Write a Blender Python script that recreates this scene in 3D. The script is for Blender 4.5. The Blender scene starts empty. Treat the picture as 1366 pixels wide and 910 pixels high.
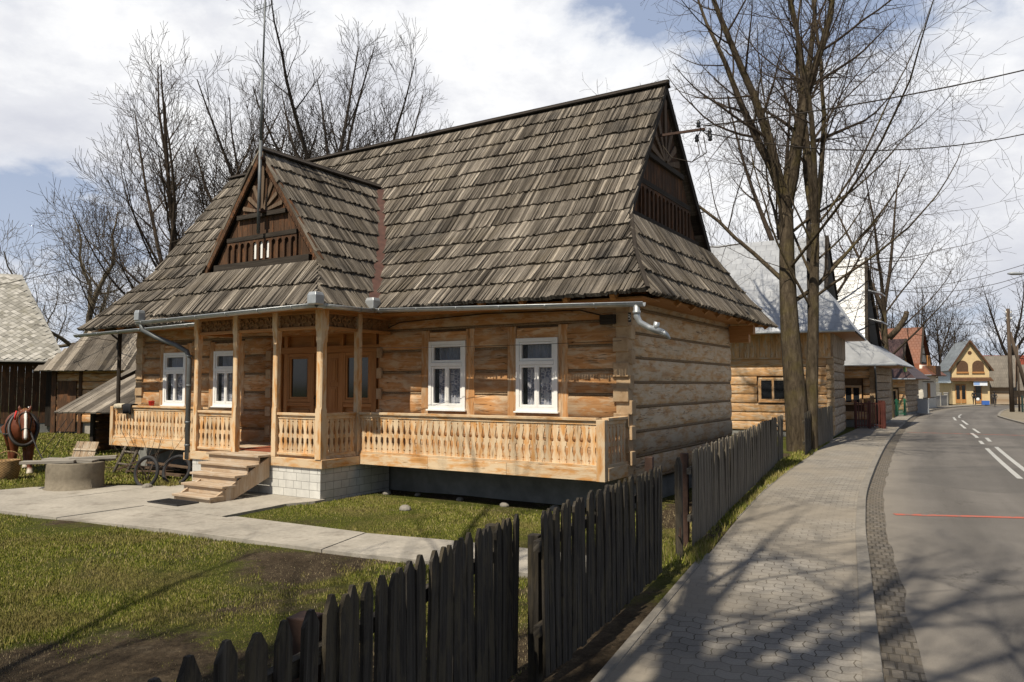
import bpy, math, random
import numpy as np
from mathutils import Vector, Matrix, Euler, noise as mnoise
random.seed(7)
S = bpy.context.scene
COL = S.collection
R = math.radians
V = Vector
PI = math.pi

# ------------------------------------------------------------------ mesh builder
class MB:
    def __init__(self):
        self.v = []; self.f = []; self.uv = []
    def face(self, pts, uvs=None):
        n = len(self.v)
        self.v.extend([tuple(p) for p in pts])
        self.f.append(tuple(range(n, n + len(pts))))
        if uvs is None:
            a = V(pts[1]) - V(pts[0]); L = a.length or 1
            a = a / L
            nn = a.cross(V(pts[-1]) - V(pts[0]))
            b = nn.cross(a)
            if b.length > 0: b.normalize()
            o = V(pts[0])
            uvs = [((V(p) - o).dot(a), (V(p) - o).dot(b)) for p in pts]
        self.uv.extend(uvs)
    def hexa(self, p, axis=0):
        # p: 8 corners indexed i + 2j + 4k ; axis: which index is the grain
        n = len(self.v)
        self.v.extend([tuple(q) for q in p])
        P = [V(q) for q in p]
        ex = [(P[1] - P[0]).length, (P[2] - P[0]).length, (P[4] - P[0]).length]
        ou = random.random() * 20; ov = random.random() * 20
        def uvof(i, other):
            c = [i & 1, (i >> 1) & 1, (i >> 2) & 1]
            o = [k for k in range(3) if k != axis]
            u = c[axis] * ex[axis]
            w = c[o[0]] * ex[o[0]] + c[o[1]] * ex[o[1]]
            return (u + ou, w + ov)
        for q in ((0, 2, 3, 1), (4, 5, 7, 6), (0, 1, 5, 4), (2, 6, 7, 3), (0, 4, 6, 2), (1, 3, 7, 5)):
            self.f.append(tuple(n + i for i in q))
            self.uv.extend([uvof(i, 0) for i in q])
    def box(self, c, s, rot=None, axis=None):
        c = V(c); h = V(s) / 2
        if axis is None: axis = max(range(3), key=lambda k: s[k])
        p = []
        for k in (-1, 1):
            for j in (-1, 1):
                for i in (-1, 1):
                    q = V((i * h.x, j * h.y, k * h.z))
                    if rot is not None: q = rot @ q
                    p.append(c + q)
        self.hexa(p, axis)
    def bx(self, x0, x1, y0, y1, z0, z1, axis=None):
        self.box(((x0 + x1) / 2, (y0 + y1) / 2, (z0 + z1) / 2), (abs(x1 - x0), abs(y1 - y0), abs(z1 - z0)), None, axis)
    def beam(self, a, b, w, h, up=(0, 0, 1)):
        a = V(a); b = V(b); d = b - a; L = d.length; d.normalize()
        s = d.cross(V(up))
        if s.length < 1e-4: s = d.cross(V((0, 1, 0)))
        s.normalize(); u = s.cross(d)
        rot = Matrix((d, s, u)).transposed()
        self.box((a + b) / 2, (L, w, h), rot, 0)
    def loft(self, rings, caps=True, closed=True):
        n = len(self.v); m = len(rings[0])
        ou = random.random() * 20; ov = random.random() * 20
        us = [0.0]
        for r in rings: self.v.extend([tuple(p) for p in r])
        for i in range(1, len(rings)):
            us.append(us[-1] + (V(rings[i][0]) - V(rings[i - 1][0])).length)
        vs = [0.0]
        for j in range(m):
            vs.append(vs[-1] + (V(rings[0][(j + 1) % m]) - V(rings[0][j])).length)
        for i in range(len(rings) - 1):
            for j in range(m if closed else m - 1):
                j2 = (j + 1) % m
                self.f.append((n + i * m + j, n + i * m + j2, n + (i + 1) * m + j2, n + (i + 1) * m + j))
                self.uv.extend([(us[i] + ou, vs[j] + ov), (us[i] + ou, vs[j + 1] + ov), (us[i + 1] + ou, vs[j + 1] + ov), (us[i + 1] + ou, vs[j] + ov)])
        if caps and closed:
            for i, rev in ((0, True), (len(rings) - 1, False)):
                ids = [n + i * m + j for j in range(m)]
                pts = rings[i]
                uvs = [(ou + 3 + p[0] * 0.3 + p[1] * 0.3, ov + p[2]) for p in pts]
                if rev: ids = ids[::-1]; uvs = uvs[::-1]
                self.f.append(tuple(ids)); self.uv.extend(uvs)
    def tube(self, pts, r, n=8, caps=True, sq=1.0):
        pts = [V(p) for p in pts]
        if not hasattr(r, '__len__'): r = [r] * len(pts)
        rings = []; pu = None
        for i, p in enumerate(pts):
            d = pts[min(i + 1, len(pts) - 1)] - pts[max(i - 1, 0)]
            d.normalize()
            if pu is None:
                pu = d.cross(V((0.31, 0.2, 0.93)))
                if pu.length < 0.05: pu = d.cross(V((1, 0, 0)))
            else:
                pu = pu - d * pu.dot(d)
            pu.normalize(); w = d.cross(pu)
            rings.append([p + pu * (math.cos(t) * r[i]) + w * (math.sin(t) * r[i] * sq) for t in [2 * PI * k / n for k in range(n)]])
        self.loft(rings, caps)
    def prism(self, poly, d, o=(0, 0, 0), ex=(1, 0, 0), ey=(0, 0, 1)):
        # poly in (a,b) plane -> o + a*ex + b*ey, thickness vector d
        o = V(o); ex = V(ex); ey = V(ey); d = V(d)
        A = [o + ex * a + ey * b for a, b in poly]
        B = [p + d for p in A]
        n = len(self.v); m = len(poly)
        self.v.extend([tuple(p) for p in A + B])
        ou = random.random() * 20; ov = random.random() * 20
        uva = [(b + ou, a + ov) for a, b in poly]
        self.f.append(tuple(n + i for i in range(m))); self.uv.extend(uva)
        self.f.append(tuple(n + m + i for i in reversed(range(m)))); self.uv.extend(uva[::-1])
        for i in range(m):
            j = (i + 1) % m
            self.f.append((n + j, n + i, n + m + i, n + m + j))
            self.uv.extend([uva[j], uva[i], (uva[i][0], uva[i][1] + .02), (uva[j][0], uva[j][1] + .02)])
    def lathe(self, prof, c=(0, 0, 0), n=20, caps=True):
        rings = [[(c[0] + r * math.cos(2 * PI * k / n), c[1] + r * math.sin(2 * PI * k / n), c[2] + z) for k in range(n)] for r, z in prof]
        self.loft(rings, caps)
    def build(self, name, mat, parent=None, smooth=False, kind=None, bevel=0):
        me = bpy.data.meshes.new(name)
        me.from_pydata(self.v, [], self.f)
        ul = me.uv_layers.new(name='UVMap')
        ul.data.foreach_set('uv', np.array(self.uv, dtype=np.float32).ravel())
        if smooth: me.polygons.foreach_set('use_smooth', np.ones(len(me.polygons), dtype=bool))
        me.materials.append(mat)
        ob = bpy.data.objects.new(name, me)
        COL.objects.link(ob)
        if parent is not None: ob.parent = parent
        if kind: ob['kind'] = kind
        if bevel:
            md = ob.modifiers.new('bevel', 'BEVEL'); md.width = bevel; md.segments = 2; md.limit_method = 'ANGLE'
        return ob

def tag(o, label=None, cat=None, group=None, kind=None):
    if label: o['label'] = label
    if cat: o['category'] = cat
    if group: o['group'] = group
    if kind: o['kind'] = kind
    return o
def thing(name, label, cat, loc=(0, 0, 0), rz=0, group=None, parent=None):
    o = bpy.data.objects.new(name, None); o.empty_display_size = .3
    COL.objects.link(o); o.location = loc; o.rotation_euler = (0, 0, rz)
    if parent is not None: o.parent = parent
    return tag(o, label, cat, group)
def node(name, parent):
    o = bpy.data.objects.new(name, None); o.empty_display_size = .1
    COL.objects.link(o); o.parent = parent
    return o
KIDS = {}
def dup(root, loc, rz, label=None, group=None, scale=None):
    def kids(o): return [c for c in COL.objects if c.parent is o]
    r = root.copy(); COL.objects.link(r); r.location = loc; r.rotation_euler = (0, 0, rz)
    if label: r['label'] = label
    if group: r['group'] = group
    if scale: r.scale = (scale, scale, scale)
    for ch in kids(root):
        c = ch.copy(); COL.objects.link(c); c.parent = r
        for g in kids(ch):
            d = g.copy(); COL.objects.link(d); d.parent = c
    return r

# ------------------------------------------------------------------ materials
class NT:
    def __init__(self, name):
        self.m = bpy.data.materials.new(name); self.m.use_nodes = True
        self.t = self.m.node_tree; self.t.nodes.clear()
        self.out = self.n('ShaderNodeOutputMaterial')
        self.b = self.n('ShaderNodeBsdfPrincipled')
        self.t.links.new(self.b.outputs[0], self.out.inputs[0])
    def n(self, typ, **kw):
        x = self.t.nodes.new(typ)
        for k, v in kw.items(): setattr(x, k, v)
        return x
    def l(self, a, b): self.t.links.new(a, b)
    def coord(self, kind='UV', scale=(1, 1, 1), loc=(0, 0, 0)):
        tc = self.n('ShaderNodeTexCoord'); mp = self.n('ShaderNodeMapping')
        mp.inputs['Scale'].default_value = scale; mp.inputs['Location'].default_value = loc
        self.l(tc.outputs[kind], mp.inputs[0]); return mp.outputs[0]
    def noise(self, co, scale=5, detail=4, rough=.6, dist=0, out=0):
        x = self.n('ShaderNodeTexNoise'); self.l(co, x.inputs['Vector'])
        x.inputs['Scale'].default_value = scale; x.inputs['Detail'].default_value = detail
        x.inputs['Roughness'].default_value = rough; x.inputs['Distortion'].default_value = dist
        return x.outputs[out]
    def ramp(self, fac, stops, interp='LINEAR'):
        x = self.n('ShaderNodeValToRGB'); self.l(fac, x.inputs[0]); e = x.color_ramp.elements
        x.color_ramp.interpolation = interp
        while len(e) < len(stops): e.new(.5)
        for i, (p, c) in enumerate(stops):
            e[i].position = p
            if not hasattr(c, '__len__'): c = (c, c, c)
            e[i].color = (c[0], c[1], c[2], 1)
        return x.outputs[0]
    def mix(self, fac, a, b, mode='MIX'):
        x = self.n('ShaderNodeMix', data_type='RGBA', blend_type=mode)
        for sock, val in ((x.inputs[0], fac), (x.inputs[6], a), (x.inputs[7], b)):
            if isinstance(val, (int, float)):
                if sock.type == 'VALUE': sock.default_value = val
                else: sock.default_value = (val, val, val, 1)
            elif isinstance(val, (tuple, list)): sock.default_value = (*val[:3], 1)
            else: self.l(val, sock)
        return x.outputs[2]
    def math(self, op, a, b=0.0, c=None):
        x = self.n('ShaderNodeMath', operation=op)
        for i, val in enumerate((a, b) if c is None else (a, b, c)):
            if isinstance(val, (int, float)): x.inputs[i].default_value = val
            else: self.l(val, x.inputs[i])
        return x.outputs[0]
    def island(self):
        return self.n('ShaderNodeNewGeometry').outputs['Random Per Island']
    def color(self, c):
        s = self.b.inputs['Base Color']
        if isinstance(c, (tuple, list)): s.default_value = (*c[:3], 1)
        else: self.l(c, s)
    def rough(self, r):
        s = self.b.inputs['Roughness']
        if isinstance(r, (int, float)): s.default_value = r
        else: self.l(r, s)
    def bump(self, h, strength=.4, dist=.02):
        x = self.n('ShaderNodeBump'); x.inputs['Strength'].default_value = strength; x.inputs['Distance'].default_value = dist
        self.l(h, x.inputs['Height']); self.l(x.outputs[0], self.b.inputs['Normal'])
    def spec(self, s): self.b.inputs['Specular IOR Level'].default_value = s

def mat_wood(name, dark, mid, light, patch=None, patch_amt=.5, island=.35, grain=(1.2, 26), rough=.75, bump=.35, knots=True, cracks=False):
    """planed or weathered timber; grain runs along U"""
    m = NT(name)
    co = m.coord('UV', (grain[0], grain[1], 1))
    g = m.noise(co, 1.0, 5, .65, .6)
    col = m.ramp(g, [(.25, dark), (.48, mid), (.72, light)])
    if patch is not None:
        p = m.noise(m.coord('UV', (1.6, 5.5, 1), (3, 7, 0)), 1.3, 6, .68, .4)
        pf = m.ramp(p, [(.58 - patch_amt * .2, 0.0), (.66 - patch_amt * .12, .85)])
        col = m.mix(pf, col, patch)
    if knots:
        k = m.noise(m.coord('UV', (1.0, 5.0, 1), (11, 2, 0)), 2.3, 2, .5, .2)
        col = m.mix(m.ramp(k, [(.66, 0.0), (.74, .6)]), col, tuple(x * .45 for x in dark))
    if cracks:
        q = m.noise(m.coord('UV', (.55, 9, 1), (2, 5, 0)), 1.0, 3, .5, .15)
        q2 = m.noise(m.coord('UV', (.8, 2, 1), (9, 1, 0)), 1.0, 2, .5)
        cf = m.math('MULTIPLY', m.ramp(q, [(.488, 0.0), (.497, 1.0), (.503, 1.0), (.512, .0)]), m.ramp(q2, [(.45, 0.0), (.55, .85)]))
        col = m.mix(cf, col, tuple(x * .22 for x in dark))
        gy = m.noise(m.coord('UV', (.7, 1.6, 1), (1, 9, 0)), 1.0, 5, .65)
        col = m.mix(m.ramp(gy, [(.52, 0.0), (.68, .45)]), col, (.30, .24, .17))
    if island:
        r = m.island()
        col = m.mix(1.0, col, m.ramp(r, [(0, (1 - island,) * 3), (.5, (1 - island * .35, 1 - island * .38, 1 - island * .42)), (1, (1 + island * .2,) * 3)]), 'MULTIPLY')
    m.color(col); m.rough(rough); m.bump(g, bump, .012); m.spec(.25)
    return m.m

def mat_plain(name, c, rough=.6, var=.15, scale=6, metal=0, bump=.1, spec=.4):
    m = NT(name)
    n = m.noise(m.coord('Object'), scale, 6, .65)
    m.color(m.mix(1.0, c, m.ramp(n, [(.3, (1 - var,) * 3), (.7, (1 + var * .5,) * 3)]), 'MULTIPLY'))
    m.rough(rough); m.b.inputs['Metallic'].default_value = metal; m.spec(spec)
    if bump: m.bump(n, bump, .02)
    return m.m

M = {}
M['pine'] = mat_wood('planed_pine', (.42, .18, .05), (.57, .29, .10), (.66, .40, .18), (.66, .53, .36), .95, .25)
M['log'] = mat_wood('hewn_pine_log', (.34, .15, .052), (.52, .265, .105), (.60, .345, .16), (.62, .47, .31), .55, .38, (.9, 14), .8, .6, cracks=True)
M['log_side'] = mat_wood('scrubbed_log', (.32, .16, .06), (.50, .295, .135), (.59, .385, .20), (.61, .50, .36), .9, .38, (.9, 13), .8, .6, cracks=True)
M['log_end'] = mat_wood('log_end', (.33, .21, .11), (.46, .32, .19), (.52, .40, .26), None, 0, .3, (6, 6), .8, .3)
M['log_new'] = mat_wood('pale_log', (.45, .235, .095), (.60, .345, .155), (.68, .43, .215), (.62, .50, .36), .5, .2, (.9, 14), .8, .5, cracks=True)
M['log_grey'] = mat_wood('greyed_log', (.20, .135, .08), (.30, .215, .14), (.38, .29, .20), (.42, .36, .28), .6, .25, (.9, 14), .8, .5, cracks=True)
M['chink'] = mat_plain('moss_chinking', (.16, .10, .055), .95, .4, 18)
M['rope'] = mat_wood('wood_wool_rope', (.13, .085, .045), (.23, .16, .095), (.33, .25, .16), None, 0, .4, (30, 30), .95, .8)
M['stain'] = mat_wood('brown_panel', (.26, .115, .035), (.38, .18, .06), (.46, .24, .09), None, 0, .2, (1.2, 22), .6, .2)
M['dark'] = mat_wood('aged_dark_wood', (.035, .018, .01), (.075, .040, .022), (.12, .07, .04), (.16, .07, .03), .35, .4, (1.5, 24), .85, .4)
M['black'] = mat_wood('blackened_board', (.018, .014, .011), (.035, .028, .022), (.06, .05, .04), None, 0, .3, (1.5, 24), .9, .4)
M['carve'] = mat_wood('carved_board', (.16, .08, .03), (.26, .14, .06), (.34, .2, .09), None, 0, .2, (2, 20), .8, .3)
def mat_shingle(name, k=1.0):
    m = NT(name)
    r = m.island()
    g = m.noise(m.coord('UV', (1.4, 95, 1)), 1.0, 6, .8, .2)
    col = m.ramp(g, [(.30, (.013 * k, .011 * k, .009 * k)), (.43, (.105 * k, .092 * k, .075 * k)), (.56, (.228 * k, .208 * k, .18 * k)), (.70, (.41 * k, .385 * k, .345 * k))])
    tint = m.ramp(r, [(0, (.16, .15, .14)), (.20, (.46, .44, .42)), (.5, (.72, .70, .68)), (.85, (.98, .96, .94)), (1, (1.65, 1.62, 1.57))])
    col = m.mix(1.0, col, tint, 'MULTIPLY')
    mo = m.noise(m.coord('Object', (1, 1, 1)), .9, 7, .72)
    col = m.mix(m.ramp(mo, [(.52, 0.0), (.70, .45)]), col, (.105 * k, .085 * k, .055 * k))
    mo2 = m.noise(m.coord('Object', (1, 1, 1), (5, 3, 1)), .45, 6, .72)
    col = m.mix(1.0, col, m.ramp(mo2, [(.38, (1.12, 1.1, 1.08)), (.54, (.82, .80, .78)), (.66, (.44, .45, .47))]), 'MULTIPLY')
    m.color(col); m.rough(.9); m.bump(g, .6, .012); m.spec(.2)
    return m.m
M['shingle'] = mat_shingle('weathered_shingles')
M['shingle_old'] = mat_shingle('grey_board_roof', 1.05)
M['fence'] = mat_wood('weathered_fence', (.012, .010, .008), (.038, .033, .027), (.10, .09, .076), (.085, .07, .045), .5, .45, (1.3, 34), .9, .9)
M['fence_pale'] = mat_wood('greyed_fence', (.06, .05, .038), (.115, .10, .08), (.18, .16, .13), (.16, .14, .105), .5, .35, (1.6, 24), .9, .5)
M['iron'] = mat_plain('rusty_iron', (.055, .028, .018), .8, .4, 12)
M['steps'] = mat_wood('worn_steps', (.30, .215, .135), (.42, .31, .21), (.52, .41, .29), (.5, .42, .33), .5, .2, (1.2, 22), .85, .3)
M['zinc'] = mat_plain('zinc', (.42, .44, .45), .45, .2, 9, .55, .05)
M['zincdull'] = mat_plain('dull_zinc', (.12, .13, .135), .55, .2, 9, .3, .05)
M['rust'] = mat_plain('brown_flashing', (.085, .040, .028), .6, .35, 7, .2, .05)
M['white'] = mat_plain('white_paint', (.80, .80, .77), .4, .06, 10)
M['curtain'] = None
M['plaster'] = mat_plain('grey_plaster', (.21, .21, .195), .9, .35, 2.5, 0, .3)
M['fadedplank'] = mat_wood('pale_grey_plank', (.16, .14, .115), (.30, .275, .235), (.42, .39, .34), None, 0, .3, (1.2, 24), .9, .5)
M['concrete'] = None

def mat_concrete(name, c, stain=(.12, .1, .08)):
    m = NT(name); co = m.coord('Object')
    n1 = m.noise(co, .8, 8, .65); n2 = m.noise(co, 14, 6, .7); n3 = m.noise(m.coord('Object', (1, 1, 1), (4, 9, 2)), 2.2, 8, .7)
    col = m.mix(1.0, c, m.ramp(n1, [(.3, .72), (.7, 1.12)]), 'MULTIPLY')
    col = m.mix(1.0, col, m.ramp(n2, [(.3, .8), (.7, 1.1)]), 'MULTIPLY')
    col = m.mix(m.ramp(n3, [(.55, 0.0), (.7, .55)]), col, stain)
    m.color(col); m.rough(.92); m.bump(n2, .35, .01); m.spec(.2)
    return m.m
M['concrete'] = mat_concrete('path_concrete', (.36, .33, .28))
M['wellstone'] = mat_concrete('well_concrete', (.205, .175, .13), (.04, .035, .026))
M['kerb'] = mat_concrete('kerb_concrete', (.235, .215, .185))
def mat_glass(name, tint=(.02, .025, .03), opaque=.2):
    m = NT(name)
    m.color(tint); m.rough(.06); m.spec(.6)
    tr = m.n('ShaderNodeBsdfTransparent'); mx = m.n('ShaderNodeMixShader'); mx.inputs[0].default_value = opaque
    m.l(tr.outputs[0], mx.inputs[1]); m.l(m.b.outputs[0], mx.inputs[2]); m.l(mx.outputs[0], m.out.inputs[0])
    return m.m
M['glass'] = mat_glass('window_glass')
M['glassdark'] = mat_plain('dark_glass', (.015, .017, .02), .08, .1, 3, 0, 0, .6)
M['dim'] = mat_plain('dim_interior', (.03, .028, .028), .9, .2, 4)
def mat_lace():
    m = NT('lace_curtain')
    co = m.coord('UV', (1, 1, 1))
    vo = m.n('ShaderNodeTexVoronoi'); m.l(co, vo.inputs['Vector']); vo.inputs['Scale'].default_value = 13
    vo.feature = 'DISTANCE_TO_EDGE'
    w = m.n('ShaderNodeTexVoronoi'); m.l(co, w.inputs['Vector']); w.inputs['Scale'].default_value = 5.5
    f = m.math('MULTIPLY', m.ramp(vo.outputs[0], [(.03, 1.0), (.09, .0)]), 1.0)
    f2 = m.ramp(w.outputs[0], [(.35, .75), (.42, .0)])
    f = m.math('MAXIMUM', f, f2)
    m.color(m.mix(f, (.30, .33, .43), (.85, .86, .90))); m.rough(.9)
    return m.m
M['lace'] = mat_lace()
M['cloth_grey'] = mat_plain('sheer_cloth', (.40, .44, .52), .9, .3, 5)
# ------------------------------------------------------------------ camera, sun, sky
CAMZ = 2.25
cam = bpy.data.objects.new('camera', bpy.data.cameras.new('camera')); COL.objects.link(cam)
cam.location = (0, 0, CAMZ); cam.rotation_euler = (R(90 + 3.29), 0, 0)
cam.data.sensor_width = 36; cam.data.lens = 1010 / 1366 * 36; cam.data.clip_end = 3000; cam.data.clip_start = .05
S.camera = cam
HRZ = R(-31.6)
LX = V((math.cos(HRZ), math.sin(HRZ), 0)); LY = V((-math.sin(HRZ), math.cos(HRZ), 0))
HO = V((2.06, 13.52, 0))
def W(x, y, z=0): return HO + LX * x + LY * y + V((0, 0, z))
SUN_EL, SUN_A = R(55), R(-2)
ts = (LX * math.sin(SUN_A) - LY * math.cos(SUN_A)) * math.cos(SUN_EL) + V((0, 0, math.sin(SUN_EL)))
sun = bpy.data.objects.new('sun', bpy.data.lights.new('sun', 'SUN')); COL.objects.link(sun)
sun.rotation_euler = (-ts).to_track_quat('-Z', 'Y').to_euler()
sun.data.energy = 5.0; sun.data.angle = R(.53); sun.data.color = (1, .91, .76)
wd = bpy.data.worlds.new('World'); S.world = wd; wd.use_nodes = True
wt = wd.node_tree; wt.nodes.clear()
def wn(t, **k):
    x = wt.nodes.new(t)
    for a, b in k.items(): setattr(x, a, b)
    return x
wl = wt.links.new
sky = wn('ShaderNodeTexSky', sky_type='NISHITA'); sky.sun_disc = False
sky.sun_elevation = SUN_EL; sky.sun_rotation = math.atan2(ts.x, ts.y)
sky.air_density = 1.0; sky.dust_density = 1.6; sky.altitude = 800
tc = wn('ShaderNodeTexCoord'); sep = wn('ShaderNodeSeparateXYZ'); wl(tc.outputs['Generated'], sep.inputs[0])
def wm(op, a, b):
    x = wn('ShaderNodeMath', operation=op)
    for i, q in enumerate((a, b)):
        if isinstance(q, (int, float)): x.inputs[i].default_value = q
        else: wl(q, x.inputs[i])
    return x.outputs[0]
den = wm('ADD', wm('MAXIMUM', sep.outputs[2], 0.0), .32)
cx = wm('DIVIDE', sep.outputs[0], den); cy = wm('DIVIDE', sep.outputs[1], den)
cmb = wn('ShaderNodeCombineXYZ'); wl(cx, cmb.inputs[0]); wl(cy, cmb.inputs[1]); cmb.inputs[2].default_value = CLOUD_SEED if 'CLOUD_SEED' in globals() else 3.1
def wnoise(scale, detail, rough, off=0, dist=0):
    x = wn('ShaderNodeTexNoise'); mp = wn('ShaderNodeMapping'); mp.inputs['Location'].default_value = (off, off * .7, off * .3)
    wl(cmb.outputs[0], mp.inputs[0]); wl(mp.outputs[0], x.inputs['Vector'])
    x.inputs['Scale'].default_value = scale; x.inputs['Detail'].default_value = detail; x.inputs['Roughness'].default_value = rough
    x.inputs['Distortion'].default_value = dist
    return x.outputs[0]
def wramp(f, stops):
    x = wn('ShaderNodeValToRGB'); wl(f, x.inputs[0]); e = x.color_ramp.elements
    while len(e) < len(stops): e.new(.5)
    for i, (p, c) in enumerate(stops):
        e[i].position = p; e[i].color = (*c, 1) if hasattr(c, '__len__') else (c, c, c, 1)
    return x.outputs[0]
def wmix(f, a, b, mode='MIX'):
    x = wn('ShaderNodeMix', data_type='RGBA', blend_type=mode)
    for s, q in ((x.inputs[0], f), (x.inputs[6], a), (x.inputs[7], b)):
        if isinstance(q, (int, float)): s.default_value = q if s.type == 'VALUE' else (q, q, q, 1)
        elif isinstance(q, tuple): s.default_value = (*q, 1)
        else: wl(q, s)
    return x.outputs[2]
SKY_K = .075
skyc = wmix(1.0, sky.outputs[0], (SKY_K,) * 3, 'MULTIPLY')
n1 = wnoise(1.15, 10, .58, 17.2, .12); n2 = wnoise(2.6, 8, .6, 7.7, .1)
cov = wramp(n1, [(.445, 0.0), (.495, .75), (.555, 1.0)])
shade = wramp(n2, [(.30, (.70, .715, .78)), (.46, (.84, .85, .89)), (.58, (1.06, 1.06, 1.06))])
veil = wmix(.30, skyc, (.60, .64, .74))
# unseen cloud overhead and behind the viewer thinned to lower the ambient light
clear = wramp(wm('ADD', wm('MULTIPLY', sep.outputs[1], .8), wm('MULTIPLY', sep.outputs[2], -.55)), [(.0, .12), (.25, 1.0)])
cov = wm('MULTIPLY', cov, clear)
veil = wmix(wm('MULTIPLY', clear, .52), skyc, (.60, .70, .92))
final = wmix(cov, veil, shade)
hz = wramp(sep.outputs[2], [(0.0, 1.0), (.30, 0.0)])
final = wmix(wm('MULTIPLY', hz, .6), final, (.62, .645, .72))
bg = wn('ShaderNodeBackground'); bg.inputs[1].default_value = .84; wl(final, bg.inputs[0])
wo = wn('ShaderNodeOutputWorld'); wl(bg.outputs[0], wo.inputs[0])
S.view_settings.view_transform = 'Standard'; S.view_settings.look = 'None'; S.view_settings.exposure = .26; S.view_settings.gamma = 1
S.view_settings.use_curve_mapping = False
S.cycles.max_bounces = 6; S.cycles.transparent_max_bounces = 8
S.cycles.use_adaptive_sampling = True

# ------------------------------------------------------------------ street line
def catmull(P, step=.5):
    P = [V((p[0], p[1], 0)) for p in P]; out = []
    for i in range(1, len(P) - 2):
        a, b, c, d = P[i - 1:i + 3]
        n = max(2, int((c - b).length / step))
        for k in range(n):
            t = k / n
            out.append(.5 * ((2 * b) + (-a + c) * t + (2 * a - 5 * b + 4 * c - d) * t * t + (-a + 3 * b - 3 * c + d) * t ** 3))
    out.append(P[-2]); return out
KP = catmull([(-20, -46), (-11.2, -26), (-4.05, -10), (0.25, 0), (2.83, 5.87), (4.38, 9.36), (6.02, 13.01), (8.5, 18.08), (14.69, 29.74), (22.6, 43.9), (31.3, 58.6), (41.5, 73.2), (49.5, 81.6), (60, 89.5), (76, 98), (100, 106), (130, 112), (160, 116)], .5)
KN = []
for i in range(len(KP)):
    d = KP[min(i + 1, len(KP) - 1)] - KP[max(i - 1, 0)]; d.normalize()
    KN.append(V((d.y, -d.x, 0)))          # to the right of travel
KS = [0.0]
for i in range(1, len(KP)): KS.append(KS[-1] + (KP[i] - KP[i - 1]).length)
def kerb_at_y(y):
    for i in range(len(KP) - 1):
        if KP[i].y <= y <= KP[i + 1].y:
            t = (y - KP[i].y) / (KP[i + 1].y - KP[i].y)
            return KP[i].lerp(KP[i + 1], t), KN[i], KS[i] + t * (KS[i + 1] - KS[i])
    return (KP[0], KN[0], 0) if y < KP[0].y else (KP[-1], KN[-1], KS[-1])
def strip(o0, o1, z, name, mat, s0=0, s1=1e9, kind='structure', nx=1, thick=0, wob=0):
    mb = MB(); prev = None
    for i in range(len(KP)):
        if not (s0 <= KS[i] <= s1): continue
        a = o0(KS[i]) if callable(o0) else o0; b = o1(KS[i]) if callable(o1) else o1
        if wob: b = b + wob * mnoise.noise(V((KS[i] * 1.3, 2.2, 0)))
        cur = (KP[i], KN[i], KS[i], a, b)
        if prev:
            P = [prev[0] + prev[1] * prev[3], prev[0] + prev[1] * prev[4], cur[0] + cur[1] * cur[4], cur[0] + cur[1] * cur[3]]
            for p in P: p.z = z
            mb.face([P[0], P[1], P[2], P[3]], [(prev[3], prev[2]), (prev[4], prev[2]), (cur[4], cur[2]), (cur[3], cur[2])])
            if thick:
                for q in ((1, 2), (3, 0)):
                    A, B = P[q[0]], P[q[1]]
                    lo = V((0, 0, -thick))
                    mb.face([A + lo, B + lo, B, A], [(0, prev[2]), (0, cur[2]), (thick, cur[2]), (thick, prev[2])])
        prev = cur
    return mb.build(name, mat, None, False, kind)
Sfar = next(s for p, s in zip(KP, KS) if p.y > 30)
Sfar2 = next(s for p, s in zip(KP, KS) if p.y > 45)
S0 = next(s for p, s in zip(KP, KS) if p.y > 0)
def sww(s): return -1.95 + .45 * min(1, max(0, (s - Sfar) / (Sfar2 - Sfar)))
ROADZ = -.09

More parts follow.
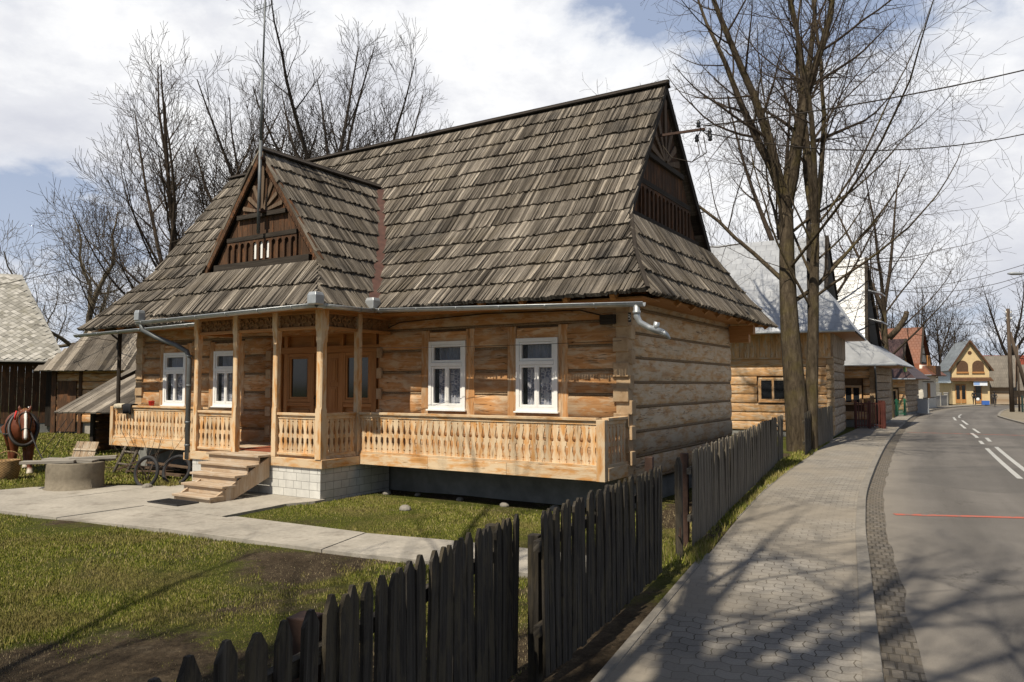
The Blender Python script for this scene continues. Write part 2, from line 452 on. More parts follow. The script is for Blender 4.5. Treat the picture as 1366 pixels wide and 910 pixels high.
def mat_paver():
    m = NT('interlocking_pavers')
    tc = m.n('ShaderNodeTexCoord'); sp = m.n('ShaderNodeSeparateXYZ'); m.l(tc.outputs['UV'], sp.inputs[0])
    u, v = sp.outputs[0], sp.outputs[1]
    tri = m.math('PINGPONG', u, .1)
    v2 = m.math('ADD', v, m.math('MULTIPLY', m.math('SMOOTH_MIN', tri, .075, .03), .5))
    tri2 = m.math('PINGPONG', v, .08)
    u2 = m.math('ADD', u, m.math('MULTIPLY', tri2, .25))
    cb = m.n('ShaderNodeCombineXYZ'); m.l(u2, cb.inputs[0]); m.l(v2, cb.inputs[1])
    br = m.n('ShaderNodeTexBrick'); m.l(cb.outputs[0], br.inputs['Vector'])
    br.inputs['Scale'].default_value = 1; br.inputs['Brick Width'].default_value = .2; br.inputs['Row Height'].default_value = .16
    br.inputs['Mortar Size'].default_value = .006; br.inputs['Mortar Smooth'].default_value = .4; br.inputs['Bias'].default_value = 0
    br.inputs['Color1'].default_value = (.195, .18, .158, 1); br.inputs['Color2'].default_value = (.265, .245, .215, 1); br.inputs['Mortar'].default_value = (.07, .06, .045, 1)
    co = m.coord('Object')
    n = m.noise(co, 1.1, 8, .65); n2 = m.noise(co, 60, 4, .7); n3 = m.noise(m.coord('Object', (1, 1, 1), (3, 1, 7)), .45, 6, .6)
    col = m.mix(1.0, br.outputs[0], m.ramp(n, [(.3, .78), (.7, 1.15)]), 'MULTIPLY')
    col = m.mix(1.0, col, m.ramp(n2, [(.3, .78), (.7, 1.15)]), 'MULTIPLY')
    edge = m.math('ADD', m.ramp(m.math('MULTIPLY', m.math('ADD', u, 1.95), .5), [(0, .55), (.28, 0)]), m.ramp(m.math('MULTIPLY', u, -1.0), [(.0, .45), (.5, 0)]))
    sand = m.math('MULTIPLY', m.ramp(n3, [(.40, .0), (.62, .75)]), 1)
    sand = m.math('MINIMUM', m.math('ADD', sand, m.math('MULTIPLY', edge, m.ramp(n, [(.3, .2), (.6, 1.0)]))), .9)
    col = m.mix(sand, col, (.245, .215, .172))
    m.color(col); m.rough(.92); m.spec(.2)
    h = m.math('SUBTRACT', m.math('MULTIPLY', n2, .25), m.math('MULTIPLY', m.math('MULTIPLY', br.outputs['Fac'], m.math('SUBTRACT', 1.0, sand)), 1.0))
    m.bump(h, .5, .01)
    return m.m
def mat_asphalt():
    m = NT('dusty_asphalt'); co = m.coord('Object'); uv = m.coord('UV')
    n = m.noise(co, 90, 4, .75); n2 = m.noise(co, .5, 7, .65); n3 = m.noise(m.coord('UV', (1.2, .08, 1)), 1.5, 5, .6)
    col = m.mix(1.0, (.118, .108, .097), m.ramp(n, [(.25, .55), (.5, 1.0), (.75, 1.6)]), 'MULTIPLY')
    col = m.mix(1.0, col, m.ramp(n2, [(.3, .85), (.7, 1.15)]), 'MULTIPLY')
    col = m.mix(1.0, col, m.ramp(n3, [(.3, .85), (.7, 1.1)]), 'MULTIPLY')
    sp = m.n('ShaderNodeSeparateXYZ'); m.l(uv, sp.inputs[0])
    # wheel tracks, repaired patches, cracks
    tr = m.math('ABSOLUTE', m.math('SINE', m.math('MULTIPLY', m.math('ADD', sp.outputs[0], .2), 1.9)))
    col = m.mix(1.0, col, m.ramp(tr, [(.2, .88), (.8, 1.07)]), 'MULTIPLY')
    vp = m.n('ShaderNodeTexVoronoi'); vp.inputs['Scale'].default_value = .22; vp.distance = 'CHEBYCHEV'; m.l(uv, vp.inputs['Vector'])
    sc = m.n('ShaderNodeSeparateColor'); m.l(vp.outputs['Color'], sc.inputs[0])
    col = m.mix(m.ramp(sc.outputs[0], [(.80, 0.0), (.81, .38)]), col, (.075, .07, .064))
    wv = m.n('ShaderNodeVectorMath', operation='ADD'); nv = m.noise(co, 1.6, 6, .7, 0, 1); m.l(co, wv.inputs[0]); m.l(nv, wv.inputs[1])
    ck = m.n('ShaderNodeTexVoronoi'); ck.feature = 'DISTANCE_TO_EDGE'; ck.inputs['Scale'].default_value = .38; m.l(wv.outputs[0], ck.inputs['Vector'])
    ckf = m.math('MULTIPLY', m.ramp(ck.outputs[0], [(.002, 1.0), (.006, .0)]), m.ramp(n2, [(.48, 0.0), (.58, .8)]))
    col = m.mix(ckf, col, (.04, .036, .03))
    e = m.ramp(m.math('MULTIPLY', sp.outputs[0], .4), [(.1, .75), (.42, .0)])
    col = m.mix(m.math('MULTIPLY', e, m.ramp(n2, [(.3, .5), (.6, 1.0)])), col, (.225, .20, .165))
    m.color(col); m.rough(.85); m.bump(n, .5, .006); m.spec(.3)
    return m.m
def mat_gutterstones():
    m = NT('gutter_setts'); uv = m.coord('UV'); co = m.coord('Object')
    br = m.n('ShaderNodeTexBrick'); m.l(uv, br.inputs['Vector'])
    br.inputs['Scale'].default_value = 1; br.inputs['Brick Width'].default_value = .105; br.inputs['Row Height'].default_value = .2
    br.inputs['Mortar Size'].default_value = .012; br.inputs['Mortar Smooth'].default_value = .6
    br.inputs['Color1'].default_value = (.10, .088, .072, 1); br.inputs['Color2'].default_value = (.16, .14, .115, 1); br.inputs['Mortar'].default_value = (.055, .045, .032, 1)
    n = m.noise(co, 3, 8, .7); n2 = m.noise(co, 40, 4, .7)
    col = m.mix(1.0, br.outputs[0], m.ramp(n2, [(.3, .7), (.7, 1.2)]), 'MULTIPLY')
    col = m.mix(m.ramp(n, [(.42, 0.0), (.6, .85)]), col, (.115, .095, .07))
    m.color(col); m.rough(.95); m.bump(m.math('SUBTRACT', n, m.math('MULTIPLY', br.outputs['Fac'], .7)), .8, .03)
    return m.m
M['paver'] = mat_paver(); M['asphalt'] = mat_asphalt(); M['setts'] = mat_gutterstones()
strip(sww, -.16, .012, 'pavement', M['paver'])
strip(lambda s: sww(s) - .08, lambda s: sww(s) + .002, .022, 'pavement_edging', M['kerb'], S0 + 12.2, 1e9, thick=.05)
strip(lambda s: sww(s) - .08, lambda s: sww(s) + .002, .022, 'pavement_edging', M['kerb'], S0 - 10, S0 + 9.6, thick=.05)
# kerb stones, one metre each, seen as one line
mb = MB()
s = 0.0
Lk = KS[-1]
def at_s(s):
    import bisect
    i = min(max(bisect.bisect_right(KS, s) - 1, 0), len(KP) - 2)
    t = (s - KS[i]) / (KS[i + 1] - KS[i])
    return KP[i].lerp(KP[i + 1], t), KN[i].lerp(KN[i + 1], t)
while s < Lk - 1:
    a, na = at_s(s + .006); b, nb = at_s(s + .994)
    zz = .02 + random.uniform(-.004, .004)
    top = [a - na * .165, a - na * .012, b - nb * .012, b - nb * .165]
    pts = []
    for k, z in ((0, -.14), (1, zz)):
        for j in (0, 1):
            for i in (0, 1):
                q = {(0, 0): top[0], (1, 0): top[3], (0, 1): top[1], (1, 1): top[2]}[(i, j)].copy()
                q.z = z; pts.append(q)
    mb.hexa(pts, 0)
    s += 1.0
mb.build('kerb', M['kerb'], None, False, 'structure', .012)
strip(-.02, .30, ROADZ + .004, 'road_gutter', M['setts'], wob=.07)
YS_ = [0.0]
def s_of(y): return kerb_at_y(y)[2]
SA, SB = s_of(36), s_of(58)
def narrow(s): return min(1, max(0, (s - SA) / (SB - SA)))
def rww(s): return 7.2 - 2.0 * narrow(s)
strip(.0, rww, ROADZ, 'road', M['asphalt'])

# road paint
def mat_paint(name, c, lo):
    m = NT(name); co = m.coord('Object'); n = m.noise(co, 7, 8, .75); n2 = m.noise(co, 70, 4, .7)
    f = m.math('MULTIPLY', m.ramp(n, [(lo, 0.0), (lo + .12, 1.0)]), m.ramp(n2, [(.36, .2), (.5, 1.0)]))
    m.color(m.mix(f, (.13, .12, .108), c)); m.rough(.8); return m.m
M['paintw'] = mat_paint('road_paint', (.42, .42, .40), .30)
M['paintr'] = mat_paint('red_paint', (.42, .085, .045), .40)
def dash(off, y0, y1, wd, name, label, group, mat):
    s0 = kerb_at_y(y0)[2]; s1 = kerb_at_y(y1)[2]
    mbb = MB(); n = max(1, int((s1 - s0) / 1.0)); prev = None
    for k in range(n + 1):
        p, nn = at_s(s0 + (s1 - s0) * k / n)
        o_ = off - .85 * narrow(s0 + (s1 - s0) * k / n); A = p + nn * (o_ - wd / 2); B = p + nn * (o_ + wd / 2); A.z = B.z = ROADZ + .005
        if prev: mbb.face([prev[0], prev[1], B, A])
        prev = (A, B)
    o = mbb.build(name, mat, None, False, 'structure')
    return o
OFFA, OFFB = 3.25, 3.6
for y0, y1 in ((9, 18.4), (22.1, 30.3), (33.0, 35.2), (38.5, 42.0), (46, 51), (55, 61)):
    dash(OFFB, y0, y1, .13, 'lane_marking', '', '', M['paintw'])
for y0, y1 in ((20.5, 29.5), (31.5, 33.2), (35.0, 38.2), (42.0, 46.2), (51, 56)):
    dash(OFFA, y0, y1, .13, 'lane_marking', '', '', M['paintw'])
for yy, tilt in ((14.0, 0), (37.5, 0)):
    mbb = MB(); p, nn, _ = kerb_at_y(yy)
    A = p + nn * .45; B = p + nn * 6.6
    if yy < 20: B = A + V((4.9, -.82, 0)) * 1.2
    d = (B - A).normalized(); q = V((-d.y, d.x, 0)) * .085
    n = 24; prev = None
    for k in range(n + 1):
        c = A.lerp(B, k / n); w_ = 1 + .4 * mnoise.noise(V((k * .7, yy, 0)))
        a_, b_ = c - q * w_, c + q * w_; a_.z = b_.z = ROADZ + .0055
        if prev: mbb.face([prev[0], a_, b_, prev[1]])
        prev = (a_, b_)
    mbb.build('road_cross_line', M['paintr'], None, False, 'structure')

# ------------------------------------------------------------------ yard: one sheet that follows the pavement edge and runs to the horizon
PATH = [(-9.9, -5.95), (-7.7, -5.75), (-5.5, -5.42), (-2.2, -5.2), (-.8, -5.0), (1.35, -4.8), (1.75, -3.6), (-.2, -3.75), (-1.15, -3.95), (-2.45, -4.02), (-5.3, -4.12), (-5.62, -2.75), (-5.4, -2.05), (-5.4, -1.6), (-9.5, -1.6), (-9.6, -2.3), (-10.6, -2.8), (-12.0, -4.0), (-12.3, -5.2)]
def inpoly(x, y, P):
    c = False; j = len(P) - 1
    for i in range(len(P)):
        if (P[i][1] > y) != (P[j][1] > y) and x < (P[j][0] - P[i][0]) * (y - P[i][1]) / (P[j][1] - P[i][1]) + P[i][0]: c = not c
        j = i
    return c
def toL(p):
    d = V((p[0], p[1], 0)) - HO
    return d.dot(LX), d.dot(LY)
FENCE_A = V((-1.75, 1.35, 0)); FDIR = V((.366, .93, 0)).normalized()
def fence_side(x, y):
    d = V((x, y, 0)) - FENCE_A
    return FDIR.x * d.y - FDIR.y * d.x        # >0: yard side
def grassiness(x, y):
    """1 full turf, 0 bare soil"""
    n = mnoise.fractal(V((x * .55, y * .55, 1.3)), .7, 2.1, 5)
    g = .62 + .75 * n
    lx, ly = toL((x, y))
    # bare soil near the lower left of the yard and along the fence
    d = fence_side(x, y)
    soil = max(0, min(1, (7.1 + .22 * (x + 3) - y) / .9))
    g -= .62 * soil
    g += .16
    if d > 0: g -= .45 * max(0, 1 - d / .7)
    if -5.6 < lx < 1.5 and -4.0 < ly < 0:
        g -= .9 * max(0, 1 - (-ly) / .75) 
        g -= .55 * math.exp(-(((lx + 3.4) / .9) ** 2 + ((ly + 1.9) / .45) ** 2))
        g += .12
    # worn edges of the path
    if -12 < lx < 2 and -6.6 < ly < -5.0: g -= .30 * max(0, 1 - abs(ly + 5.75) / .5)
    if d <= 0: g -= .35
    return min(1, max(0, g))
us = [-.25, -.1, .15] + [.15 + .22 * k for k in range(1, 95)] + [22, 24, 28, 34, 45, 70, 120, 250, 600, 1500]
ys = [-46, -20, -8, -2] + [0 + .22 * k for k in range(0, 118)] + [27, 29, 32, 36, 42, 50, 58, 66, 74, 80]
verts = []; gr = []
for y in ys:
    p, nn, s_ = kerb_at_y(y)
    ex = p.x + sww(s_) / max(.3, nn.x)
    for u in us:
        x = ex - u + .1
        verts.append((x, y, .035 * mnoise.noise(V((x * .5, y * .5, 0))) * min(1, max(0, (u - .3) / 1.0)) - (0.004 if u < .3 else 0)))
        gr.append(grassiness(x, y) if (u < 22 and -1 < y < 27) else .75)
nu = len(us)
faces = [(j * nu + i + 1, j * nu + i, (j + 1) * nu + i, (j + 1) * nu + i + 1) for j in range(len(ys) - 1) for i in range(nu - 1)]
me = bpy.data.meshes.new('lawn'); me.from_pydata(verts, [], faces)
at = me.attributes.new('turf', 'FLOAT', 'POINT'); at.data.foreach_set('value', np.array(gr, dtype=np.float32))
def mat_lawn():
    m = NT('lawn_ground'); co = m.coord('Object')
    a = m.n('ShaderNodeAttribute'); a.attribute_name = 'turf'
    n = m.noise(co, 2.5, 8, .7); n2 = m.noise(co, 26, 8, .75); n3 = m.noise(m.coord('Object', (1, 1, 1), (3, 8, 0)), .8, 6, .6)
    f = m.math('ADD', a.outputs['Fac'], m.math('MULTIPLY', m.math('SUBTRACT', n2, .5), 1.1))
    soil = m.ramp(n, [(.3, (.045, .032, .020)), (.55, (.085, .063, .040)), (.75, (.13, .105, .07))])
    soil = m.mix(1.0, soil, m.ramp(m.noise(co, 18, 9, .8), [(.3, .35), (.5, .9), (.7, 1.6)]), 'MULTIPLY')
    turf = m.ramp(n2, [(.25, (.026, .031, .007)), (.5, (.064, .074, .012)), (.75, (.125, .118, .03))])
    dry = m.mix(m.ramp(n3, [(.48, 0.0), (.66, .6)]), turf, (.12, .098, .042))
    m.color(m.mix(m.ramp(f, [(.22, 0.0), (.5, 1.0)]), soil, dry))
    m.rough(.95); m.spec(.1); m.bump(m.noise(co, 9, 9, .8), 1.0, .07)
    return m.m
M['lawn'] = mat_lawn(); me.materials.append(M['lawn'])
me.polygons.foreach_set('use_smooth', np.ones(len(me.polygons), dtype=bool))
lawn = bpy.data.objects.new('lawn', me); COL.objects.link(lawn); lawn['kind'] = 'structure'
# far ground under everything
mb = MB(); mb.face([(-1800, -400, -.14), (1800, -400, -.14), (1800, 2400, -.14), (-1800, 2400, -.14)])
def mat_far():
    m = NT('far_ground'); co = m.coord('Object')
    n = m.noise(co, .03, 7, .6); n2 = m.noise(co, 3, 7, .7)
    c = m.ramp(n, [(.35, (.06, .065, .02)), (.6, (.115, .10, .05))])
    m.color(m.mix(1.0, c, m.ramp(n2, [(.3, .6), (.7, 1.3)]), 'MULTIPLY')); m.rough(.95); m.bump(n2, .6, .04)
    return m.m
mb.build('ground', mat_far(), None, False, 'structure')
M['dirt'] = mat_concrete('dusty_verge', (.22, .19, .14), (.10, .085, .055))
strip(lambda s: rww(s) + .1, lambda s: rww(s) + 5, -.02, 'verge', M['dirt'], S0 + 20, 1e9, thick=.2)
strip(lambda s: rww(s) - .04, lambda s: rww(s) + .14, .0, 'far_kerb', M['kerb'], S0 + 20, 1e9, thick=.2)

# concrete garden path: slabs with joints
mb = MB()
def slab(poly, top=.055):
    mb.prism(poly, V((0, 0, -.14)), W(0, 0, top), LX, LY)
PJ = []
slab([(-12.3, -5.2), (-9.93, -5.98), (-9.87, -2.5), (-10.6, -2.8), (-12.0, -4.0)])
slab([(-9.915, -5.97), (-7.71, -5.76), (-7.66, -4.25), (-9.86, -4.25)], .058)
slab([(-9.86, -4.23), (-5.5, -4.23), (-5.62, -2.75), (-5.4, -2.25), (-5.4, -1.98), (-9.62, -1.98), (-9.87, -2.48)], .054)
slab([(-7.695, -5.76), (-5.42, -5.42), (-5.36, -4.25), (-7.645, -4.25)], .05)
slab([(-5.405, -5.42), (-2.21, -5.2), (-2.5, -4.03), (-5.30, -4.12), (-5.345, -4.25)], .056)
slab([(-2.195, -5.2), (-.8, -5.0), (1.35, -4.8), (1.75, -3.6), (-.2, -3.7), (-1.15, -3.8), (-2.485, -4.03)], .05)
mb.build('path', M['concrete'], None, False, 'structure')

# ------------------------------------------------------------------ grass blades
def blades(name, n, region, label, seed, hmin=.025, hmax=.06, wid=.006, mask=None):
    rs = np.random.RandomState(seed)
    out = []
    tries = 0
    while len(out) < n and tries < n * 8:
        tries += 1
        x, y = region(rs)
        if mask is not None:
            g = mask(x, y)
            if rs.rand() > g: continue
        out.append((x, y))
    P = np.array(out); k = len(P)
    ang = rs.rand(k) * 2 * PI; lean = rs.rand(k) * .7
    h = hmin + (hmax - hmin) * rs.rand(k) ** 1.6
    w = wid * (.6 + .8 * rs.rand(k)) * (1 + np.hypot(P[:, 0], P[:, 1]) * .06)
    la = rs.rand(k) * 2 * PI
    base = np.zeros(k)
    vv = np.zeros((k, 3, 3), dtype=np.float32)
    vv[:, 0, 0] = P[:, 0] - np.cos(ang) * w; vv[:, 0, 1] = P[:, 1] - np.sin(ang) * w
    vv[:, 1, 0] = P[:, 0] + np.cos(ang) * w; vv[:, 1, 1] = P[:, 1] + np.sin(ang) * w
    vv[:, 2, 0] = P[:, 0] + np.cos(la) * lean * h; vv[:, 2, 1] = P[:, 1] + np.sin(la) * lean * h
    vv[:, 0, 2] = -.012; vv[:, 1, 2] = -.012; vv[:, 2, 2] = h
    me = bpy.data.meshes.new(name)
    me.vertices.add(k * 3); me.vertices.foreach_set('co', vv.ravel())
    me.loops.add(k * 3); me.loops.foreach_set('vertex_index', np.arange(k * 3, dtype=np.int32))
    me.polygons.add(k); me.polygons.foreach_set('loop_start', np.arange(0, k * 3, 3, dtype=np.int32))
    me.update(calc_edges=True); me.validate()
    o = bpy.data.objects.new(name, me); COL.objects.link(o)
    tag(o, label, 'grass', None, 'stuff')
    return o
def mat_blade(name):
    m = NT(name); r = m.island()
    n3 = m.noise(m.coord('Object', (1, 1, 1), (3, 8, 0)), .8, 6, .6)
    c = m.ramp(r, [(0, (.062, .082, .010)), (.35, (.14, .165, .019)), (.66, (.225, .23, .033)), (.82, (.34, .29, .09)), (1, (.42, .35, .18))])
    c = m.mix(m.ramp(n3, [(.46, 0.0), (.62, .62)]), c, (.21, .165, .065))
    m.color(c); m.rough(.8); m.spec(.2)
    return m.m
M['blade'] = mat_blade('grass_blade')
def yard_mask(x, y):
    lx, ly = toL((x, y))
    if inpoly(lx, ly, PATH): return 0
    if -14.7 < lx < .1 and -.25 < ly < 6.6: return 0
    if -9.4 < lx < -5.4 and ly > -2.05: return 0
    if -14.8 < lx < .1 and ly > -.95 - .25 * mnoise.noise(V((lx * 1.5, 1, 1))): return 0
    g = grassiness(x, y)
    n = mnoise.noise(V((x * 3.1, y * 3.1, 5)))
    return max(0, min(1, (g - .20) * 1.15 + n * .75))
def yard_region(rs):
    while True:
        y = 2.6 + 15.5 * rs.rand() ** 1.25
        x0 = -.72 * y - .4 - (4.0 * rs.rand() if rs.rand() < .3 else 0); x1 = kerb_at_y(y)[0].x - 2.25
        x = x0 + (x1 - x0) * rs.rand()
        if fence_side(x, y) > .02 or y > 9: return x, y
b = blades('lawn_grass', 380000, yard_region, 'short patchy green and straw coloured grass growing over the yard', 3, .012, .038, .0036, yard_mask)
b.data.materials.append(M['blade'])
def tuft_mask(x, y):
    n = mnoise.noise(V((x * 2.2, y * 2.2, 31))) + .5 * mnoise.noise(V((x * 6, y * 6, 3)))
    return (1 if n > .34 else 0) * yard_mask(x, y)
b = blades('grass_tufts', 34000, yard_region, 'taller tufts and clumps standing out of the short lawn', 17, .03, .075, .004, tuft_mask)
b.data.materials.append(M['blade'])
def straw_mask(x, y):
    lx, ly = toL((x, y))
    if inpoly(lx, ly, PATH) or (-14.7 < lx < .1 and ly > -.1) or (-9.4 < lx < -5.4 and ly > -2.05): return 0
    n = mnoise.noise(V((x * 1.3, y * 1.3, 11)))
    return max(0, min(1, .35 + (.7 - grassiness(x, y)) * .8 + n * .9))
b = blades('dead_straw', 60000, yard_region, 'dry straw and leaf litter scattered over the bare soil of the yard', 13, .008, .03, .0035, straw_mask)
m_ = NT('straw'); m_.color(m_.ramp(m_.island(), [(0, (.05, .038, .022)), (.5, (.17, .13, .07)), (1, (.42, .35, .20))])); m_.rough(.9)
b.data.materials.append(m_.m)
def edge_region(rs):
    y = 8.5 + 20 * rs.rand() ** 1.5
    p, nn, s_ = kerb_at_y(y)
    q = p + nn * (sww(s_) - .02 - .55 * rs.rand() ** 1.4)
    return q.x, q.y
def edge_mask(x, y): return max(0, min(1, .45 + 1.1 * mnoise.noise(V((x * 1.1, y * 1.1, 9)))))
b = blades('verge_grass', 16000, edge_region, 'tufty grass along the foot of the fence by the pavement', 5, .03, .13, .005, edge_mask)
b.data.materials.append(M['blade'])
def far_region(rs):
    y = 17 + 18 * rs.rand(); return -.72 * y - 6 + rs.rand() * 19, y
b = blades('yard_grass', 85000, far_region, 'short sunlit grass behind the well and the horse', 8, .03, .08, .011, lambda x, y: 0 if inpoly(*toL((x, y)), [(-14.8, -.95), (.2, -.95), (.2, 6.8), (-14.8, 6.8)]) else .4 + .8 * mnoise.noise(V((x * .6, y * .6, 2))))
b.data.materials.append(M['blade'])
def tuft_region(rs):
    lx = -9.6 - 1.1 * rs.rand(); ly = -2.1 - .35 * rs.rand(); p = W(lx, ly); return p.x, p.y
b = blades('weed_tuft', 1500, tuft_region, 'tuft of bright grass by the foot of the wooden steps', 9, .05, .16, .006)
b.data.materials.append(M['blade'])
# ------------------------------------------------------------------ timber house helpers
def lerp(a, b, t): return a + (b - a) * t
def poly_at(prof, z, zi=1, yi=0):
    """value of the other coordinate of a polyline (monotonic in zi) at z"""
    for i in range(len(prof) - 1):
        a, b = prof[i], prof[i + 1]
        lo, hi = sorted((a[zi], b[zi]))
        if lo <= z <= hi: return lerp(a[yi], b[yi], (z - a[zi]) / (b[zi] - a[zi]))
    return prof[0][yi] if abs(z - prof[0][zi]) < abs(z - prof[-1][zi]) else prof[-1][yi]
def arc_points(prof, step):
    """points along a polyline at arc lengths k*step ; returns function s->pt and length"""
    L = [0.0]
    for a, b in zip(prof, prof[1:]): L.append(L[-1] + math.hypot(b[0] - a[0], b[1] - a[1]))
    def f(s):
        if s <= 0:
            a, b = prof[0], prof[1]; t = s / (L[1])
            return (lerp(a[0], b[0], t), lerp(a[1], b[1], t))
        for i in range(len(prof) - 1):
            if s <= L[i + 1] or i == len(prof) - 2:
                t = (s - L[i]) / (L[i + 1] - L[i]); return (lerp(prof[i][0], prof[i + 1][0], t), lerp(prof[i][1], prof[i + 1][1], t))
    return f, L[-1]
def shingles(mb, prof, lat, out, lim, expo=.5, wid=.085, th=.022, rs=None, lift=.055, org=V((0, 0, 0)), wav=.02, skip=None):
    """prof: [(n,z)...] eave->ridge, n = distance along 'out' (positive outward); lat: lateral unit; lim(z)->(a0,a1)"""
    rs = rs or random
    f, L = arc_points(prof, expo)
    nc = max(1, round(L / expo)); ex = L / nc
    up = V((0, 0, 1))
    for j in range(nc):
        s0 = j * ex
        a0, a1 = lim(f(s0)[1]); b0, b1 = lim(f(min(L, s0 + ex))[1])
        lo, hi = min(a0, b0), max(a1, b1)
        a = lo - rs.random() * wid
        row = rs.uniform(-.015, .015)
        while a < hi:
            w = wid * rs.uniform(.5, 1.6)
            mid = a + w / 2
            # local limits
            t0 = 0.0; t1 = 1.0
            if mid < a0 or mid > a1:       # clipped at the bottom of the course
                if mid < a0: t0 = (mid - a0) / (b0 - a0) if b0 != a0 else 2
                else: t0 = (mid - a1) / (b1 - a1) if b1 != a1 else 2
            if mid < b0 or mid > b1:
                if mid < b0: t1 = (mid - a0) / (b0 - a0) if b0 != a0 else -1
                else: t1 = (mid - a1) / (b1 - a1) if b1 != a1 else -1
            t0 = max(0, t0); t1 = min(1, t1)
            if t1 - t0 > .04 and not (skip and skip(mid, f(s0)[1])):
                jit = rs.uniform(-.03, .022) + row + wav * math.sin(mid * 1.7 + j * 2.3) if t0 == 0 else 0
                sa = s0 + t0 * ex - (.05 if t0 == 0 else 0) + jit
                sb = s0 + t1 * ex + (.10 if t1 == 1 else 0)
                sb = min(sb, L)
                pa, pb = f(sa), f(sb)
                A = org + out * pa[0] + lat * mid + up * pa[1]; B = org + out * pb[0] + lat * mid + up * pb[1]
                d = (B - A)
                if d.length > .03:
                    d.normalize(); nrm = lat.cross(d)
                    if nrm.z < 0: nrm = -nrm
                    la = lift * rs.uniform(.75, 1.35); lb = .004 + rs.uniform(0, .004)
                    g = lat * (w / 2 - .002)
                    tw = rs.uniform(-.006, .006)
                    p = []
                    for k in (0, 1):
                        for jj in (-1, 1):
                            for e, (Q, lf) in enumerate(((A, la), (B, lb))):
                                p.append(Q + g * jj + nrm * ((lf + th) * k + tw * jj * (1 - e) * k))
                    mb.hexa(p, 0)
            a += w + .002
def sheet(mb, prof, lat, out, lim, org=V((0, 0, 0)), n=12, off=-.01):
    f, L = arc_points(prof, .3); prev = None
    for k in range(n + 1):
        q = f(L * k / n); a0, a1 = lim(q[1])
        A = org + out * q[0] + lat * a0 + V((0, 0, q[1] + off)); B = org + out * q[0] + lat * a1 + V((0, 0, q[1] + off))
        if prev and (A - B).length + (prev[0] - prev[1]).length > .01: mb.face([prev[0], prev[1], B, A])
        prev = (A, B)

def log_course(mb, a, b, z0, z1, y, out, lat, thick=.2, bulge=.045, seg=.7, rs=random, end0=None, end1=None):
    """one squared log from a to b along lat, outer face at y (in 'out' direction)"""
    L = b - a
    if L < .04: return
    n = max(1, int(L / seg)); h = z1 - z0
    rings = []
    sd = rs.random() * 50
    for i in range(n + 1):
        x = a + L * i / n
        dz0 = .014 * mnoise.noise(V((x * .9, sd, 1))); dz1 = .014 * mnoise.noise(V((x * .9, sd, 7)))
        db = .016 * mnoise.noise(V((x * .8, sd, 3)))
        pr = [(-thick, 0), (0.0, .035 * h + dz0), (bulge * .62 + db, .10 * h + dz0), (bulge + db, .28 * h), (bulge * 1.05 + db, .70 * h), (bulge * .62 + db, .91 * h + dz1), (0.0, .965 * h + dz1), (-thick, h)]
        rings.append([lat * x + out * (y + p) + V((0, 0, z0 + q)) for p, q in pr])
    mb.loft(rings)

